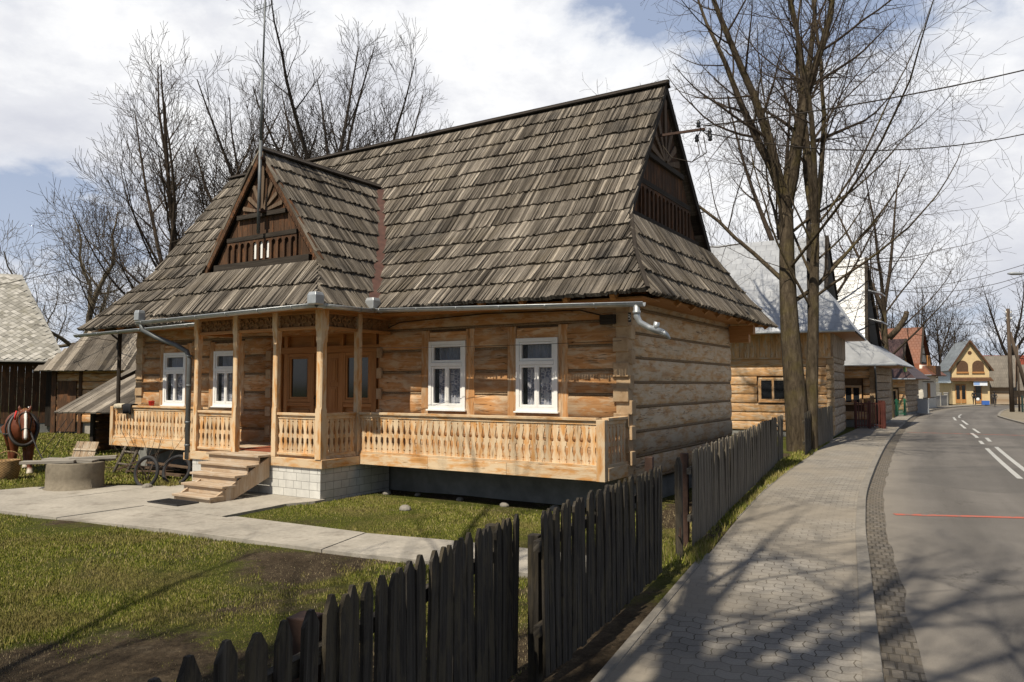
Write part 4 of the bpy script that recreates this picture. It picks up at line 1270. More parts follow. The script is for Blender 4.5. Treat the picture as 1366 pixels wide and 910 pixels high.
sheet(mb, PS, LAT, OUT, lambda z: (PCX - poly_at(PR, z), PCX + poly_at(PR, z)))
mb.build('roof_deck', M['black'], proof)  # deck coloured black so the gaps between shingles look shadowed
mb = MB()
ye = y_main(PAZ) + .05
mb.beam((PCX - .06, PVY - .02, PAZ + .03), (PCX - .06, ye, PAZ + .05), .20, .035, (-.75, 0, 1)); mb.beam((PCX + .06, PVY - .02, PAZ + .03), (PCX + .06, ye, PAZ + .05), .20, .035, (.75, 0, 1))
mb.build('ridge_board', M['black'], proof)
mb = MB()
for sgn in (1, -1):
    mb.beam((PCX, PVY + .03, PAZ - .06), (PCX + sgn * 1.84, PVY + .03, PB - .02), .05, .17, (0, 0, 1))
    for k in range(22):    # toothed edge
        t = k / 22; a = V((PCX, PVY, PAZ - .13)).lerp(V((PCX + sgn * 1.84, PVY, PB - .09)), t)
        mb.box(a + V((0, .02, -.02)), (.05, .04, .08))
mb.build('verge_board', M['dark'], proof)
fan_gable(house, (1.66, PB - .02, PAZ - .20, PCX), V((0, -1, 0)), V((1, 0, 0)), V((0, PVY + .13, 0)), lights=3, scale=.85)
mb = MB(); mb.face([(PCX - 1.84, PVY, PB), (PCX + 1.84, PVY, PB), (PCX + 1.7, PVY + .36, PB + .05), (PCX - 1.7, PVY + .36, PB + .05)])
mb.build('gable_ledge', M['dark'], proof)
# tin lined valley
mb = MB()
for sgn in (1, -1):
    prev = None
    for z in (3.9, 4.5, 5.2, 6.0, 6.7, 7.15):
        n_ = poly_at(PR, z); a = V((PCX + sgn * n_, y_main(z), z))
        if prev is not None: mb.beam(prev + V((sgn * .05, -.08, .07)), a + V((sgn * .05, -.08, .07)), 0.30, .02, (sgn * .6, -.6, .55))
        prev = a
mb.build('valley_flashing', M['rust'], proof)
mb = MB()
mb.bx(-10.15, -5.25, -2.36, -2.0, 3.70, 3.73); mb.bx(-5.46, -5.22, -2.0, -.8, 3.70, 3.73); mb.bx(-10.15, -9.3, -2.0, -.8, 3.70, 3.73)
mb.build('porch_soffit', M['stain'], proof)

# gutters -----------------------------------------------------------
def gutter(pts, name='gutter', r=.068, mat='zinc'):
    mb = MB(); pts = [V(p) for p in pts]
    for i in range(len(pts) - 1):
        a, b = pts[i], pts[i + 1]; d = (b - a); L = d.length; d.normalize(); s_ = d.cross(UPV).normalized()
        n = max(1, int(L / .6)); rings = []
        prof = [(math.cos(t), math.sin(t)) for t in [PI + PI * k / 8 for k in range(9)]]
        full = [(c * r, s * r) for c, s in prof] + [(c * (r - .008), s * (r - .008)) for c, s in prof[::-1]]
        for k in range(n + 1):
            p = a.lerp(b, k / n); rings.append([p + s_ * u + UPV * v for u, v in full])
        mb.loft(rings)
        # bead and brackets
        mb.tube([a + s_ * r, b + s_ * r], .012, 6); mb.tube([a - s_ * r, b - s_ * r], .008, 5)
        for k in range(int(L / .95) + 1):
            p = a + d * (.2 + k * .95)
            if (p - a).length < L:
                mb.tube([p + s_ * ((r + .006) * math.cos(t)) + UPV * ((r + .006) * math.sin(t)) for t in [PI + PI * q / 8 for q in range(9)]], .009, 4)
    return mb.build(name, M[mat], house, True)
gutter([(-5.06, -1.06, 3.77), (.75, -1.06, 3.58)])
gutter([(-16.0, -1.06, 3.62), (-9.6, -1.06, 3.74)], mat='zinc')
g2 = gutter([(-10.6, -2.62, 3.64), (-5.05, -2.62, 3.74)])
gutter([(-5.05, -2.62, 3.74), (-5.05, -1.1, 3.76)])
for p in ((-5.06, -2.63, 3.80), (-5.06, -1.08, 3.84), (-10.55, -2.62, 3.74)):
    mb = MB(); q = .11 if p[0] > -6 else .085
    mb.loft([[(p[0] + a * q * s_, p[1] + b_ * q * s_, p[2] + z) for a, b_ in ((-1, -1), (1, -1), (1, 1), (-1, 1))] for z, s_ in ((-.08, .8), (-.06, 1), (.10, 1), (.16, .8))])
    mb.build('rain_hopper', M['zinc'], house, bevel=.008)
# downspout that dives under the porch eave
mb = MB()
mb.tube([(-10.5, -2.62, 3.62), (-10.46, -2.6, 3.46), (-10.2, -2.45, 3.30), (-9.75, -2.25, 3.12), (-9.52, -2.14, 2.98), (-9.47, -2.11, 2.80), (-9.47, -2.11, .62)], .052, 10)
for z in (2.85, 2.2, 1.4, .9): mb.tube([(-9.47, -2.11, z), (-9.47, -2.11, z + .05)], .06, 10)
mb.build('downspout', M['zincdull'], house, True)
mb = MB()
mb.tube([(.62, -1.06, 3.55), (.62, -1.06, 3.36), (.66, -1.04, 3.26), (.80, -1.0, 3.17), (1.02, -.93, 3.09)], .055, 12)
mb.tube([(.62, -1.06, 3.40), (.62, -1.06, 3.45)], .066, 12)
mb.tube([(.90, -.97, 3.13), (.93, -.97, 3.26)], .05, 10)
mb.tube([(1.0, -.94, 3.10), (1.07, -.92, 3.05), (1.12, -.9, 2.98)], [.055, .04, .02], 8)
mb.build('rain_spout', M['zinc'], house, True)
mb = MB(); mb.tube([(-14.9, -.45, 3.7), (-14.9, -.45, 1.55)], .055, 8); mb.beam((-14.9, -.4, 2.4), (-14.85, .3, 2.75), .06, .08)
mb.build('eave_post', M['black'], house)
# small fittings on the front
mb = MB(); mb.box((-.32, -.10, 3.42), (.30, .12, .17)); mb.build('junction_box', M['black'], house, bevel=.01)
mb = MB(); mb.bx(.035, .105, -.072, -.060, 3.36, 3.53); pl = mb.build('number_plate', mat_plain('blue_black_plate', (.02, .022, .03), .4, .1, 3, 0, 0), house)
mb = MB()
for zc, r in ((3.475, .020), (3.425, .026)):
    mb.tube([(.07 + r * math.cos(t), -.0745, zc + r * math.sin(t)) for t in [2 * PI * k / 14 for k in range(15)]], .006, 5)
mb.build('digit', M['white'], pl)
mb = MB()
prev = None
for k in range(25):
    t = k / 24; 
pts = [V((-5.6, -.07, 3.42)), V((-5.45, -.07, 3.5)), V((-5.2, -.07, 3.58)), V((-3, -.07, 3.66)), V((-.9, -.07, 3.62)), V((-.45, -.07, 3.5))]
mb.tube(pts, .012, 5); mb.build('cable', M['black'], house)
# ------------------------------------------------------------------ fences
frs = random.Random(21)
def picket_poly(w, h, tip):
    return [(-w / 2, 0), (w / 2, 0), (w / 2, h - tip), (w * .12, h), (-w * .12, h), (-w / 2, h - tip)] if tip else [(-w / 2, 0), (w / 2, 0), (w / 2, h), (-w / 2, h)]
def picket_fence(name, label, A, B, h, pitch, w, tip, mat, z0=.04, lean=.010, posts=(), rails=True, group=None, parts=True, th=.022, yard=True, slack=.02, tilt=0):
    A = V(A); B = V(B); d = (B - A); L = d.length; d.normalize()
    rz = math.atan2(d.y, d.x)
    t = thing(name, label, 'fence', A, rz, group)
    n = max(2, round(L / pitch)); p = L / n
    allb = MB()
    for k in range(n):
        x = p * (k + .5) + frs.uniform(-.008, .008)
        hh = h + frs.uniform(-slack, slack); a = frs.gauss(0, lean) + tilt; ww = w * frs.uniform(.88, 1.1)
        mb = MB() if parts else allb
        base = frs.uniform(.0, .04)
        ex = V((math.cos(a), 0, -math.sin(a))); ez = V((math.sin(a), frs.uniform(-.02, .02), math.cos(a)))
        mb.prism(picket_poly(ww, hh - z0 - base, tip * frs.uniform(.8, 1.2)), V((0, th, 0)), V((x, -th + frs.uniform(-.003, .003), z0 + base)), ex, ez)
        if parts: mb.build('picket', mat, t)
    if not parts: allb.build('picket_panel', mat, t)
    if rails:
        for z in (.32 * h, .80 * h):
            mb = MB(); mb.box((L / 2, .03, z), (L + .05, .05, .08)); mb.build('rail', mat, t)
    for (x, hp, wp, m_) in posts:
        mb = MB()
        mb.bx(x - wp / 2, x + wp / 2, .058 if rails else -.04, .058 + wp, -.2, hp)
        mb.build('post', m_, t, bevel=.006)
    return t
def FP(Y):      # fence line, X at given Y
    return FENCE_A + FDIR * ((Y - FENCE_A.y) / FDIR.y)
picket_fence('picket_fence', 'blackened picket fence with pointed tops in the near corner of the yard', FP(1.2), FP(3.52), 1.25, .165, .105, .075, M['fence'], posts=((1.2, 1.2, .1, M['fence']),))
picket_fence('picket_fence', 'dark picket fence of close pointed boards ending at the narrow gap', FP(3.535), V((.03, 5.95, 0)), 1.255, .118, .098, .07, M['fence'], posts=((.08, 1.16, .13, M['iron']), (2.35, 1.2, .09, M['fence'])), slack=.015)
picket_fence('picket_fence', 'long dark picket fence in front of the corner of the log cottage', V((.22, 5.75, 0)), V((1.74, 9.0, 0)), 1.30, .118, .092, .05, M['fence'], posts=((.12, 1.1, .09, M['fence']), (2.0, 1.25, .09, M['fence']), (3.52, 1.40, .09, M['iron'])), slack=.018)
t = thing('gate_post', 'short dark timber post standing alone in the fence gap beside the pavement', 'post', (2.17, 9.95, 0), R(-20))
mb = MB(); mb.loft([[(a * .045, b * .045, z) for a, b in ((-1, -1), (1, -1), (1, 1), (-1, 1))] for z in (-.2, 1.2)] + [[(a * .02, b * .02, 1.3) for a, b in ((-1, -1), (1, -1), (1, 1), (-1, 1))]]); mb.build('shaft', M['fence'], t)
mb = MB(); mb.tube([(0, -.04, .3), (.03, -.12, .3), (.03, -.12, .42)], .012, 5); mb.build('hinge', M['iron'], t)
picket_fence('board_fence', 'leaning grey fence of narrow upright boards beside the gable wall', V((2.45, 10.45, 0)), V((7.55, 21.7, 0)), 1.33, .125, .112, .02, M['fence_pale'], lean=.02, posts=((.1, 1.3, .1, M['iron']), (4, 1.2, .1, M['fence']), (8, 1.2, .1, M['fence']), (11.5, 1.25, .1, M['fence'])), slack=.03, tilt=.03)
picket_fence('board_fence', 'short tan weathered fence panel just left of the big tree trunk', V((7.62, 21.85, 0)), V((8.15, 22.95, 0)), 1.33, .12, .114, 0, M['fence_pale'], parts=True, slack=.01)
picket_fence('board_fence', 'dark fence panel standing between the big trunk and the black pole', V((9.02, 23.5, 0)), V((10.25, 26.1, 0)), 1.36, .12, .114, 0, M['fence'], slack=.015)
picket_fence('board_fence', 'grey fence panel between the black pole and the tin roofed log house', V((10.75, 26.8, 0)), V((12.85, 30.5, 0)), 1.4, .12, .114, 0, M['fence_pale'], slack=.015)

# ------------------------------------------------------------------ well and its boards
wl_ = V((-9.35, 16.35, 0))
t = thing('well', 'round grey concrete well ring with a chipped base standing on the yard path', 'well', wl_, 0)
mb = MB(); rings = []
N = 36
for z, r in ((-.05, .60), (.06, .595), (.075, .555), (.3, .55), (.58, .555), (.60, .545), (.60, .45), (.2, .44)):
    rings.append([((r + .012 * mnoise.noise(V((math.cos(2 * PI * k / N) * 2, math.sin(2 * PI * k / N) * 2, z * 4)))) * math.cos(2 * PI * k / N), (r + .012 * mnoise.noise(V((math.cos(2 * PI * k / N) * 2, math.sin(2 * PI * k / N) * 2, z * 4 + 5)))) * math.sin(2 * PI * k / N), z) for k in range(N)])
mb.loft(rings); mb.build('ring', M['wellstone'], t, True)
mb = MB(); mb.lathe([(.44, .3), (.05, .31)], (0, 0, 0), 20); mb.build('water', M['glassdark'], t)
pl = [((-.40, -.30, .625), (1.02, .24, .06), 6, 'pale cracked plank lying across the left front of the well'),
      ((-.10, -.02, .63), (1.1, .28, .06), -10, 'wide grey plank lying across the middle of the well'),
      ((.30, .14, .665), (.9, .26, .06), 14, 'short raised plank lying on the right back of the well'),
      ((.10, .36, .625), (1.0, .22, .05), -4, 'narrow plank at the far edge of the well')]
for c, sz, a, lb in pl:
    mb = MB(); mb.box((0, 0, 0), sz); o = mb.build('plank', M['fadedplank'], None, bevel=.006)
    o.location = wl_ + V(c); o.rotation_euler = (R(random.uniform(-2, 2)), R(random.uniform(-2, 2)), R(a + 8)); tag(o, lb, 'plank', 'loose boards covering the well')

# drain grate in front of the stairs
p = W(-7.5, -3.78, .062)
t = thing('drain_grate', 'flat dark metal foot grate on the path in front of the wooden steps', 'grate', p, HRZ)
mb = MB()
for k in range(16): mb.bx(-.42 + k * .056, -.42 + k * .056 + .02, -.2, .2, 0, .014, axis=1)
mb.bx(-.45, -.425, -.22, .22, 0, .016); mb.bx(.435, .46, -.22, .22, 0, .016); mb.bx(-.45, .46, .205, .225, 0, .016); mb.bx(-.45, .46, -.225, -.205, 0, .016)
mb.bx(-.42, .43, -.2, .2, .001, .004)
mb.build('grille', mat_plain('wet_iron', (.05, .05, .052), .6, .3, 20, .4), t)

# wheels, ladder, timber pile, stones, bare shrub
tyr = mat_plain('rubber', (.02, .02, .021), .75, .3, 25, 0, .2)
def wheel(loc, rot, label, rr=.32, tr=.04):
    t = thing('wheel_scrap', label, 'wheel', loc, 0, 'old wheels dumped by the cottage'); t.rotation_euler = rot
    mb = MB(); n = 40
    rings = [[(math.cos(a) * (rr + tr * math.cos(b)), math.sin(a) * (rr + tr * math.cos(b)), tr * .9 * math.sin(b)) for b in [2 * PI * j / 10 for j in range(10)]] for a in [2 * PI * k / n for k in range(n + 1)]]
    mb.loft(rings, False); mb.build('tyre', tyr, t, True)
    mb = MB(); mb.tube([(math.cos(a) * (rr - tr * .9), math.sin(a) * (rr - tr * .9), 0) for a in [2 * PI * k / n for k in range(n + 1)]], .012, 6); mb.build('rim', M['iron'], t)
    return t
wheel(W(-10.25, -2.55, .34), (R(80), R(8), HRZ + R(8)), 'bare black wheel leaning in front, nearest the well')
wheel(W(-10.05, -1.95, .33), (R(70), R(-6), HRZ + R(22)), 'bare black wheel behind the other one by the timber pile')
t = thing('ladder', 'old grey wooden ladder leaning under the left end of the balcony', 'ladder', W(-13.3, -1.3, 0), HRZ)
t.rotation_euler = (R(-28), R(4), HRZ + R(15))
for x in (-.2, .2):
    mb = MB(); mb.tube([(x, 0, 0), (x, 0, 1.5)], .04, 7); mb.build('rail', M['shingle_old'], t, True)
for k in range(4):
    mb = MB(); mb.tube([(-.24, 0, .25 + .33 * k), (.24, 0, .25 + .33 * k)], .028, 6); mb.build('rung', M['shingle_old'], t, True)
bw = mat_wood('old_brown_board', (.06, .04, .026), (.13, .085, .055), (.22, .155, .1), None, 0, .5, (1.5, 22), .85, .4)
prs = random.Random(4)
tim = [((-12.6, -.75, .12), (1.9, .18, .05), 5, 0, 'brown plank lowest in the timber pile under the balcony'), ((-12.1, -.6, .18), (2.0, .2, .04), -8, 1, 'brown plank lying crosswise on the timber pile'),
       ((-11.9, -.85, .24), (1.7, .16, .04), 3, -2, 'thin plank on top of the timber pile'), ((-11.3, -.55, .46), (1.1, .14, .05), -20, 14, 'dark plank tilted upward against the cottage base'),
       ((-12.3, -1.15, .10), (1.3, .26, .03), 12, 2, 'wide tan board lying in front of the timber pile'), ((-11.2, -1.3, .10), (1.0, .12, .06), -4, 1, 'short reddish offcut beside the grass tuft'),
       ((-12.9, -.9, .35), (1.4, .10, .05), 40, 22, 'pale pole sticking out of the pile beside the ladder')]
for c, sz, a, el, lb in tim:
    mb = MB(); mb.box((0, 0, 0), sz); o = mb.build('plank', bw, None, bevel=.004)
    o.location = W(*c); o.rotation_euler = (R(prs.uniform(-5, 5)), R(-el), HRZ + R(a)); tag(o, lb, 'plank', 'timber stacked under the balcony')
stone_m = mat_concrete('field_stone', (.24, .22, .19))
def stone(loc, r, label, seed, cat='stone', mat=None):
    rs_ = random.Random(seed); mb = MB(); rings = []
    for i in range(7):
        ph = -PI / 2 + PI * i / 6; rr = max(.06, math.cos(ph))
        rings.append([(r * rr * math.cos(2 * PI * k / 9) * (1 + .3 * mnoise.noise(V((k, i, seed)))), r * .8 * rr * math.sin(2 * PI * k / 9) * (1 + .3 * mnoise.noise(V((k, i, seed + 9)))), r * .6 * math.sin(ph)) for k in range(9)])
    mb.loft(rings); o = mb.build('stone', mat or stone_m, None, False, None, .01); o.location = loc; o.rotation_euler = (0, 0, rs_.random() * 6)
    return tag(o, label, cat)
stone(W(-9.9, -2.75, .06), .13, 'pale stone lying against the front wheel', 3)
for i, (x, y, r, lb) in enumerate(((-5.1, -.55, .11, 'small grey stone at the right side of the stone porch base'), (-3.3, -.50, .09, 'flat stone under the balcony below the left front window'), (-2.2, -.62, .10, 'rounded stone under the balcony below the right front window'), (-3.5, -1.9, .13, 'half sunk stone in the bare patch of the front lawn'), (-4.4, -.42, .08, 'tiny pale stone beside the base wall near the porch'), (-1.2, -.5, .12, 'grey stone near the fence under the balcony end'))):
    stone(W(x, y, .02), r, lb, 20 + i)
def bare_shrub(loc, label, seed, n=16, h=1.3, mat=None, cat='shrub'):
    rs_ = random.Random(seed); t = thing('bare_shrub', label, cat, loc)
    mb = MB()
    for k in range(n):
        a = rs_.random() * 6.28; l = h * rs_.uniform(.5, 1.1); p = V((rs_.uniform(-.08, .08), rs_.uniform(-.08, .08), 0)); d = V((math.cos(a) * .45, math.sin(a) * .45, 1)).normalized()
        pts = [p.copy()]
        for q in range(6):
            d = (d + V((rs_.uniform(-.25, .25), rs_.uniform(-.25, .25), rs_.uniform(-.1, .1)))).normalized(); p = p + d * l / 6; pts.append(p.copy())
            if q > 1 and rs_.random() < .7:
                e = (d + V((rs_.uniform(-.9, .9), rs_.uniform(-.9, .9), rs_.uniform(-.2, .3)))).normalized(); mb.tube([p, p + e * l * .12, p + (e + V((0, 0, .3))) * l * .24], [.004, .003, .0015], 3)
        mb.tube(pts, [.009, .008, .007, .006, .005, .004, .002], 4)
    mb.build('twigs', mat or M['twig'], t, True); return t
M['twig'] = mat_plain('twig', (.10, .075, .055), .9, .3, 8)
bare_shrub(W(-10.75, -2.2, 0), 'small leafless shrub growing over the wheels beside the well', 5, 14, 1.35)

# cloth and gloves on the left balcony rail
mb = MB(); rings = []
dkc = mat_plain('black_cloth', (.012, .012, .014), .9, .3, 20); ltc = mat_plain('cream_rag', (.45, .40, .30), .95, .3, 15)
def drape(loc, w, drop, mat, label, name, seed):
    mb = MB(); nx, prof = 14, [(.075, -drop), (.08, -.05), (.075, .008), (.0, .022), (-.075, .008), (-.08, -.06), (-.078, -drop * .6)]
    rings = []
    for k in range(nx + 1):
        a = lerp(-w / 2, w / 2, k / nx); f = 1 + .35 * mnoise.noise(V((a * 9, seed, 0)))
        rings.append([(a, -n_ * (1.15 + .25 * mnoise.noise(V((a * 12, seed, i)))), z * f if z < 0 else z + .01 * mnoise.noise(V((a * 15, seed, 3)))) for i, (n_, z) in enumerate(prof)])
    mb.loft(rings, False, False); o = mb.build(name, mat, None, True); sm = o.modifiers.new('s', 'SOLIDIFY'); sm.thickness = .012
    o.location = loc; o.rotation_euler = (0, 0, HRZ); return tag(o, label, 'cloth')
drape(W(-13.45, -.985, 1.722), .36, .22, dkc, 'black rag hung over the left end of the balcony rail', 'rag', 2)
drape(W(-13.85, -.985, 1.722), .34, .10, ltc, 'cream rag lying over the left corner of the balcony rail', 'rag', 6)
mb = MB(); mb.lathe([(.05, 0), (.062, .02), (.075, .11), (.08, .12), (.07, .125), (.06, .1)], (0, 0, 0), 14); pot = thing('flower_pot', 'small red pot standing on the sill of the leftmost window', 'pot', W(-12.55, -.98, 1.712), 0)
mb.build('bowl', mat_plain('red_glaze', (.5, .03, .02), .4, .1, 5), pot, True)
mb = MB(); mb.lathe([(.002, .105), (.06, .11)], (0, 0, 0), 14, False); mb.build('soil', M['dim'], pot)

# ------------------------------------------------------------------ aerial mast and cable bracket on the cottage
t = thing('aerial_mast', 'tall thin grey aerial mast fixed to the porch gable with a small antenna on top', 'antenna', W(PCX + .12, PVY - .10, 5.45), HRZ)
mb = MB(); mb.tube([(0, 0, 0), (.02, 0, 2.0)], .038, 8); mb.tube([(.02, 0, 1.9), (.05, 0, 3.7)], .03, 8); mb.tube([(.05, 0, 3.6), (.08, 0, 5.12)], .02, 8); mb.build('mast', M['zincdull'], t, True)
mb = MB()
mb.tube([(-.28, 0, 4.92), (.34, 0, 4.92)], .008, 5)
for k in range(7): mb.tube([(-.26 + k * .095, 0, 4.92 - .10), (-.26 + k * .095, 0, 4.92 + .10)], .005, 4)
for z in (4.8, 4.86, 4.98, 5.04): mb.tube([(-.27, .02, z), (-.08, .02, z)], .005, 4)
mb.build('antenna', M['zincdull'], t)
for z in (.5, 1.62):
    mb = MB(); mb.box((.0, .06, z), (.16, .16, .05)); mb.build('clamp', M['iron'], t)
t = thing('cable_bracket', 'brown iron arm with black insulators sticking out of the high right gable', 'bracket', W(-.75, 2.75, 7.62), HRZ)
mb = MB(); mb.beam((0, 0, 0), (1.30, .25, .05), .05, .05); mb.beam((.1, .03, -.02), (.1, .55, -.02), .04, .04); mb.build('arm', M['iron'], t)
for k, (dx, dy, dz) in enumerate(((1.22, .05, .10), (1.34, .45, .02), (1.1, .30, -.12), (1.42, .2, -.18))):
    mb = MB(); mb.tube([(1.22, .24, .04), (dx, dy, dz)], .012, 5); mb.lathe([(.02, -.09), (.05, -.07), (.035, -.03), (.05, 0), (.035, .03), (.02, .07)], (dx, dy, dz + .02), 10); mb.build('insulator', mat_plain('black_ceramic', (.02, .02, .02), .3, .1) if k == 0 else bpy.data.materials['black_ceramic'], t, True)
mb = MB()
for k in range(2): mb.tube([(1.1 + .15 * k, .3, -.1), (1.15 + .15 * k, .32, -.45), (1.0, .25, -.62), (.6, .12, -.5), (.35, .05, -.1)], .012, 5)
mb.build('cable_loop', M['black'], t, True)

# ------------------------------------------------------------------ basket and horse
def mat_basket():
    m = NT('wicker'); co = m.coord('UV', (1, 1, 1)); ch = m.n('ShaderNodeTexChecker'); m.l(co, ch.inputs[0]); ch.inputs['Scale'].default_value = 34
    n = m.noise(m.coord('Object'), 12, 5, .7)
    c = m.mix(ch.outputs[1], (.20, .115, .045), (.36, .22, .09)); c = m.mix(1.0, c, m.ramp(n, [(.3, .6), (.7, 1.2)]), 'MULTIPLY'); m.color(c); m.bump(ch.outputs[1], .6, .02); m.rough(.8); return m.m
M['wicker'] = mat_basket()
t = thing('basket', 'round wicker feed basket with a looped handle on the grass in front of the horse', 'basket', (-11.95, 18.1, 0), R(30))
mb = MB(); rings = []
for r, z in ((.17, 0), (.20, .03), (.235, .25), (.25, .44), (.255, .47), (.235, .47), (.215, .25), (.15, .05)):
    rings.append([(r * math.cos(2 * PI * k / 28) * 1.05, r * math.sin(2 * PI * k / 28), z) for k in range(28)])
mb.loft(rings); mb.build('body', M['wicker'], t, True)
mb = MB(); mb.tube([(.25 * math.cos(a), 0, .45 + .22 * math.sin(a)) for a in [PI * k / 12 for k in range(13)]], .014, 6); mb.build('handle', M['wicker'], t, True)

def flesh(name, tubes, mat, parent, vox=.022, smooth_it=6):
    mb = MB()
    for pts, rad, sq in tubes:
        pts = [V(p) for p in pts]
        # rounded ends
        d0 = (pts[0] - pts[1]).normalized(); d1 = (pts[-1] - pts[-2]).normalized()
        P = [pts[0] + d0 * rad[0] * .6] + pts + [pts[-1] + d1 * rad[-1] * .6]; Rr = [rad[0] * .45] + list(rad) + [rad[-1] * .45]
        mb.tube(P, Rr, 14, True, sq)
    o = mb.build(name, mat, parent, True)
    m = o.modifiers.new('fuse', 'REMESH'); m.mode = 'VOXEL'; m.voxel_size = vox; m.use_smooth_shade = True
    m = o.modifiers.new('soft', 'SMOOTH'); m.iterations = smooth_it; m.factor = .5
    return o
def ell(pts, rx, n=16, mb=None, up=V((0, 0, 1))):
    """elliptical loft: pts centre, rx = (half width, half height)"""
    pts = [V(p) for p in pts]; rings = []
    for i, p in enumerate(pts):
        d = (pts[min(i + 1, len(pts) - 1)] - pts[max(i - 1, 0)]).normalized(); s_ = d.cross(up).normalized(); u = s_.cross(d)
        rings.append([p + s_ * (rx[i][0] * math.cos(t)) + u * (rx[i][1] * math.sin(t)) for t in [2 * PI * k / n for k in range(n)]])
    mb.loft(rings)
def mat_horse():
    m = NT('chestnut_coat'); n = m.noise(m.coord('Object'), 3.5, 5, .6)
    tc = m.n('ShaderNodeTexCoord'); sp = m.n('ShaderNodeSeparateXYZ'); m.l(tc.outputs['Object'], sp.inputs[0])
    c = m.ramp(n, [(.3, (.085, .022, .008)), (.7, (.165, .046, .016))])
    c = m.mix(m.ramp(sp.outputs[2], [(.10, 1.0), (.17, .0)]), c, (.50, .44, .36))
    m.color(c); m.rough(.5); m.spec(.35); return m.m
# local frame: +X is forward (towards the head)
hs = thing('horse', 'chestnut draught horse with a white blaze and dark collar facing the camera', 'horse', (-12.45, 19.35, 0), R(-54))
mb = MB()
ell([(-1.62, 0, 1.12), (-1.5, 0, 1.15), (-1.2, 0, 1.18), (-.7, 0, 1.12), (-.2, 0, 1.10), (.2, 0, 1.12), (.42, 0, 1.12), (.52, 0, 1.10)], [(.12, .16), (.27, .30), (.34, .37), (.35, .38), (.34, .40), (.32, .41), (.25, .34), (.12, .2)], 18, mb)
ell([(.05, 0, 1.22), (.30, 0, 1.33), (.55, 0, 1.42), (.76, 0, 1.47), (.88, 0, 1.46)], [(.22, .36), (.18, .30), (.145, .235), (.12, .18), (.09, .12)], 16, mb)
ell([(.72, 0, 1.56), (.84, 0, 1.50), (.96, 0, 1.36), (1.06, 0, 1.20), (1.14, 0, 1.05), (1.19, 0, .94), (1.20, 0, .90)], [(.09, .08), (.115, .145), (.115, .155), (.085, .115), (.07, .085), (.072, .08), (.05, .05)], 16, mb)
for s_ in (-1, 1):
    mb.tube([(.22, .17 * s_, 1.05), (.24, .18 * s_, .85), (.22, .17 * s_, .60), (.23, .17 * s_, .50), (.22, .17 * s_, .28), (.23, .17 * s_, .16), (.28, .17 * s_, .07), (.30, .17 * s_, .0)], [.17, .125, .085, .078, .055, .062, .07, .085], 12)
    mb.tube([(-1.35, .18 * s_, 1.10), (-1.22, .19 * s_, .88), (-1.30, .18 * s_, .66), (-1.46, .17 * s_, .52), (-1.44, .17 * s_, .30), (-1.42, .17 * s_, .17), (-1.36, .17 * s_, .07), (-1.34, .17 * s_, .0)], [.24, .17, .105, .082, .058, .064, .072, .085], 12)
    mb.tube([(.70, .085 * s_, 1.58), (.69, .115 * s_, 1.66), (.70, .125 * s_, 1.74)], [.045, .042, .01], 8)
o = mb.build('coat', mat_horse(), hs, True)
m_ = o.modifiers.new('fuse', 'REMESH'); m_.mode = 'VOXEL'; m_.voxel_size = .02; m_.use_smooth_shade = True
m_ = o.modifiers.new('soft', 'SMOOTH'); m_.iterations = 4; m_.factor = .5
# blaze lies along the front of the face
mb = MB(); rings = []
for x, z, w_ in ((.962, 1.60, .012), (1.03, 1.535, .036), (1.096, 1.452, .038), (1.138, 1.352, .034), (1.174, 1.255, .034), (1.228, 1.09, .042), (1.258, .98, .046), (1.256, .93, .03)):
    rings.append([(x - .035, -w_, z - .015), (x + .004, -w_ * .6, z + .002), (x + .007, 0, z + .004), (x + .004, w_ * .6, z + .002), (x - .035, w_, z - .015)])
mb.loft(rings, True); mb.build('blaze', mat_plain('white_hair', (.75, .72, .66), .8, .1), hs, True)
mh = mat_plain('ginger_mane', (.20, .085, .03), .8, .4, 14); lth = mat_plain('black_leather', (.02, .017, .015), .5, .2)
mb = MB(); rs_ = random.Random(3)
for k in range(60):
    t_ = rs_.random(); p = V((.10, 0, 1.58)).lerp(V((.72, 0, 1.66)), t_); s_ = rs_.choice((-1, 1))
    mb.tube([p, p + V((0, .09 * s_, -.05)), p + V((rs_.uniform(-.05, .05), .17 * s_, -.22 - rs_.random() * .12))], [.02, .016, .004], 4)
for k in range(12): mb.tube([(.78, rs_.uniform(-.04, .04), 1.63), (.90, rs_.uniform(-.06, .06), 1.58), (.98, rs_.uniform(-.07, .07), 1.46)], [.016, .012, .004], 4)
mb.build('mane', mh, hs, True)
mb = MB()
for k in range(26): mb.tube([(-1.62, rs_.uniform(-.04, .04), 1.25), (-1.78, rs_.uniform(-.06, .06), 1.0), (-1.80, rs_.uniform(-.09, .09), .55)], [.025, .02, .006], 4)
mb.build('tail', mh, hs, True)
mb = MB()
for s_ in (-1, 1):
    for r_, yy in ((.023, .0),): mb.lathe([(.001, -.02), (.018, -.012), (.024, 0), (.018, .012), (.001, .02)], (.935, .112 * s_, 1.44), 10)
mb.build('eye', M['glassdark'], hs, True)
mb = MB()
for s_ in (-1, 1): mb.lathe([(.001, -.016), (.016, -.008), (.018, 0), (.016, .008), (.001, .016)], (1.225, .042 * s_, .975), 8)
mb.build('nostril', lth, hs, True)
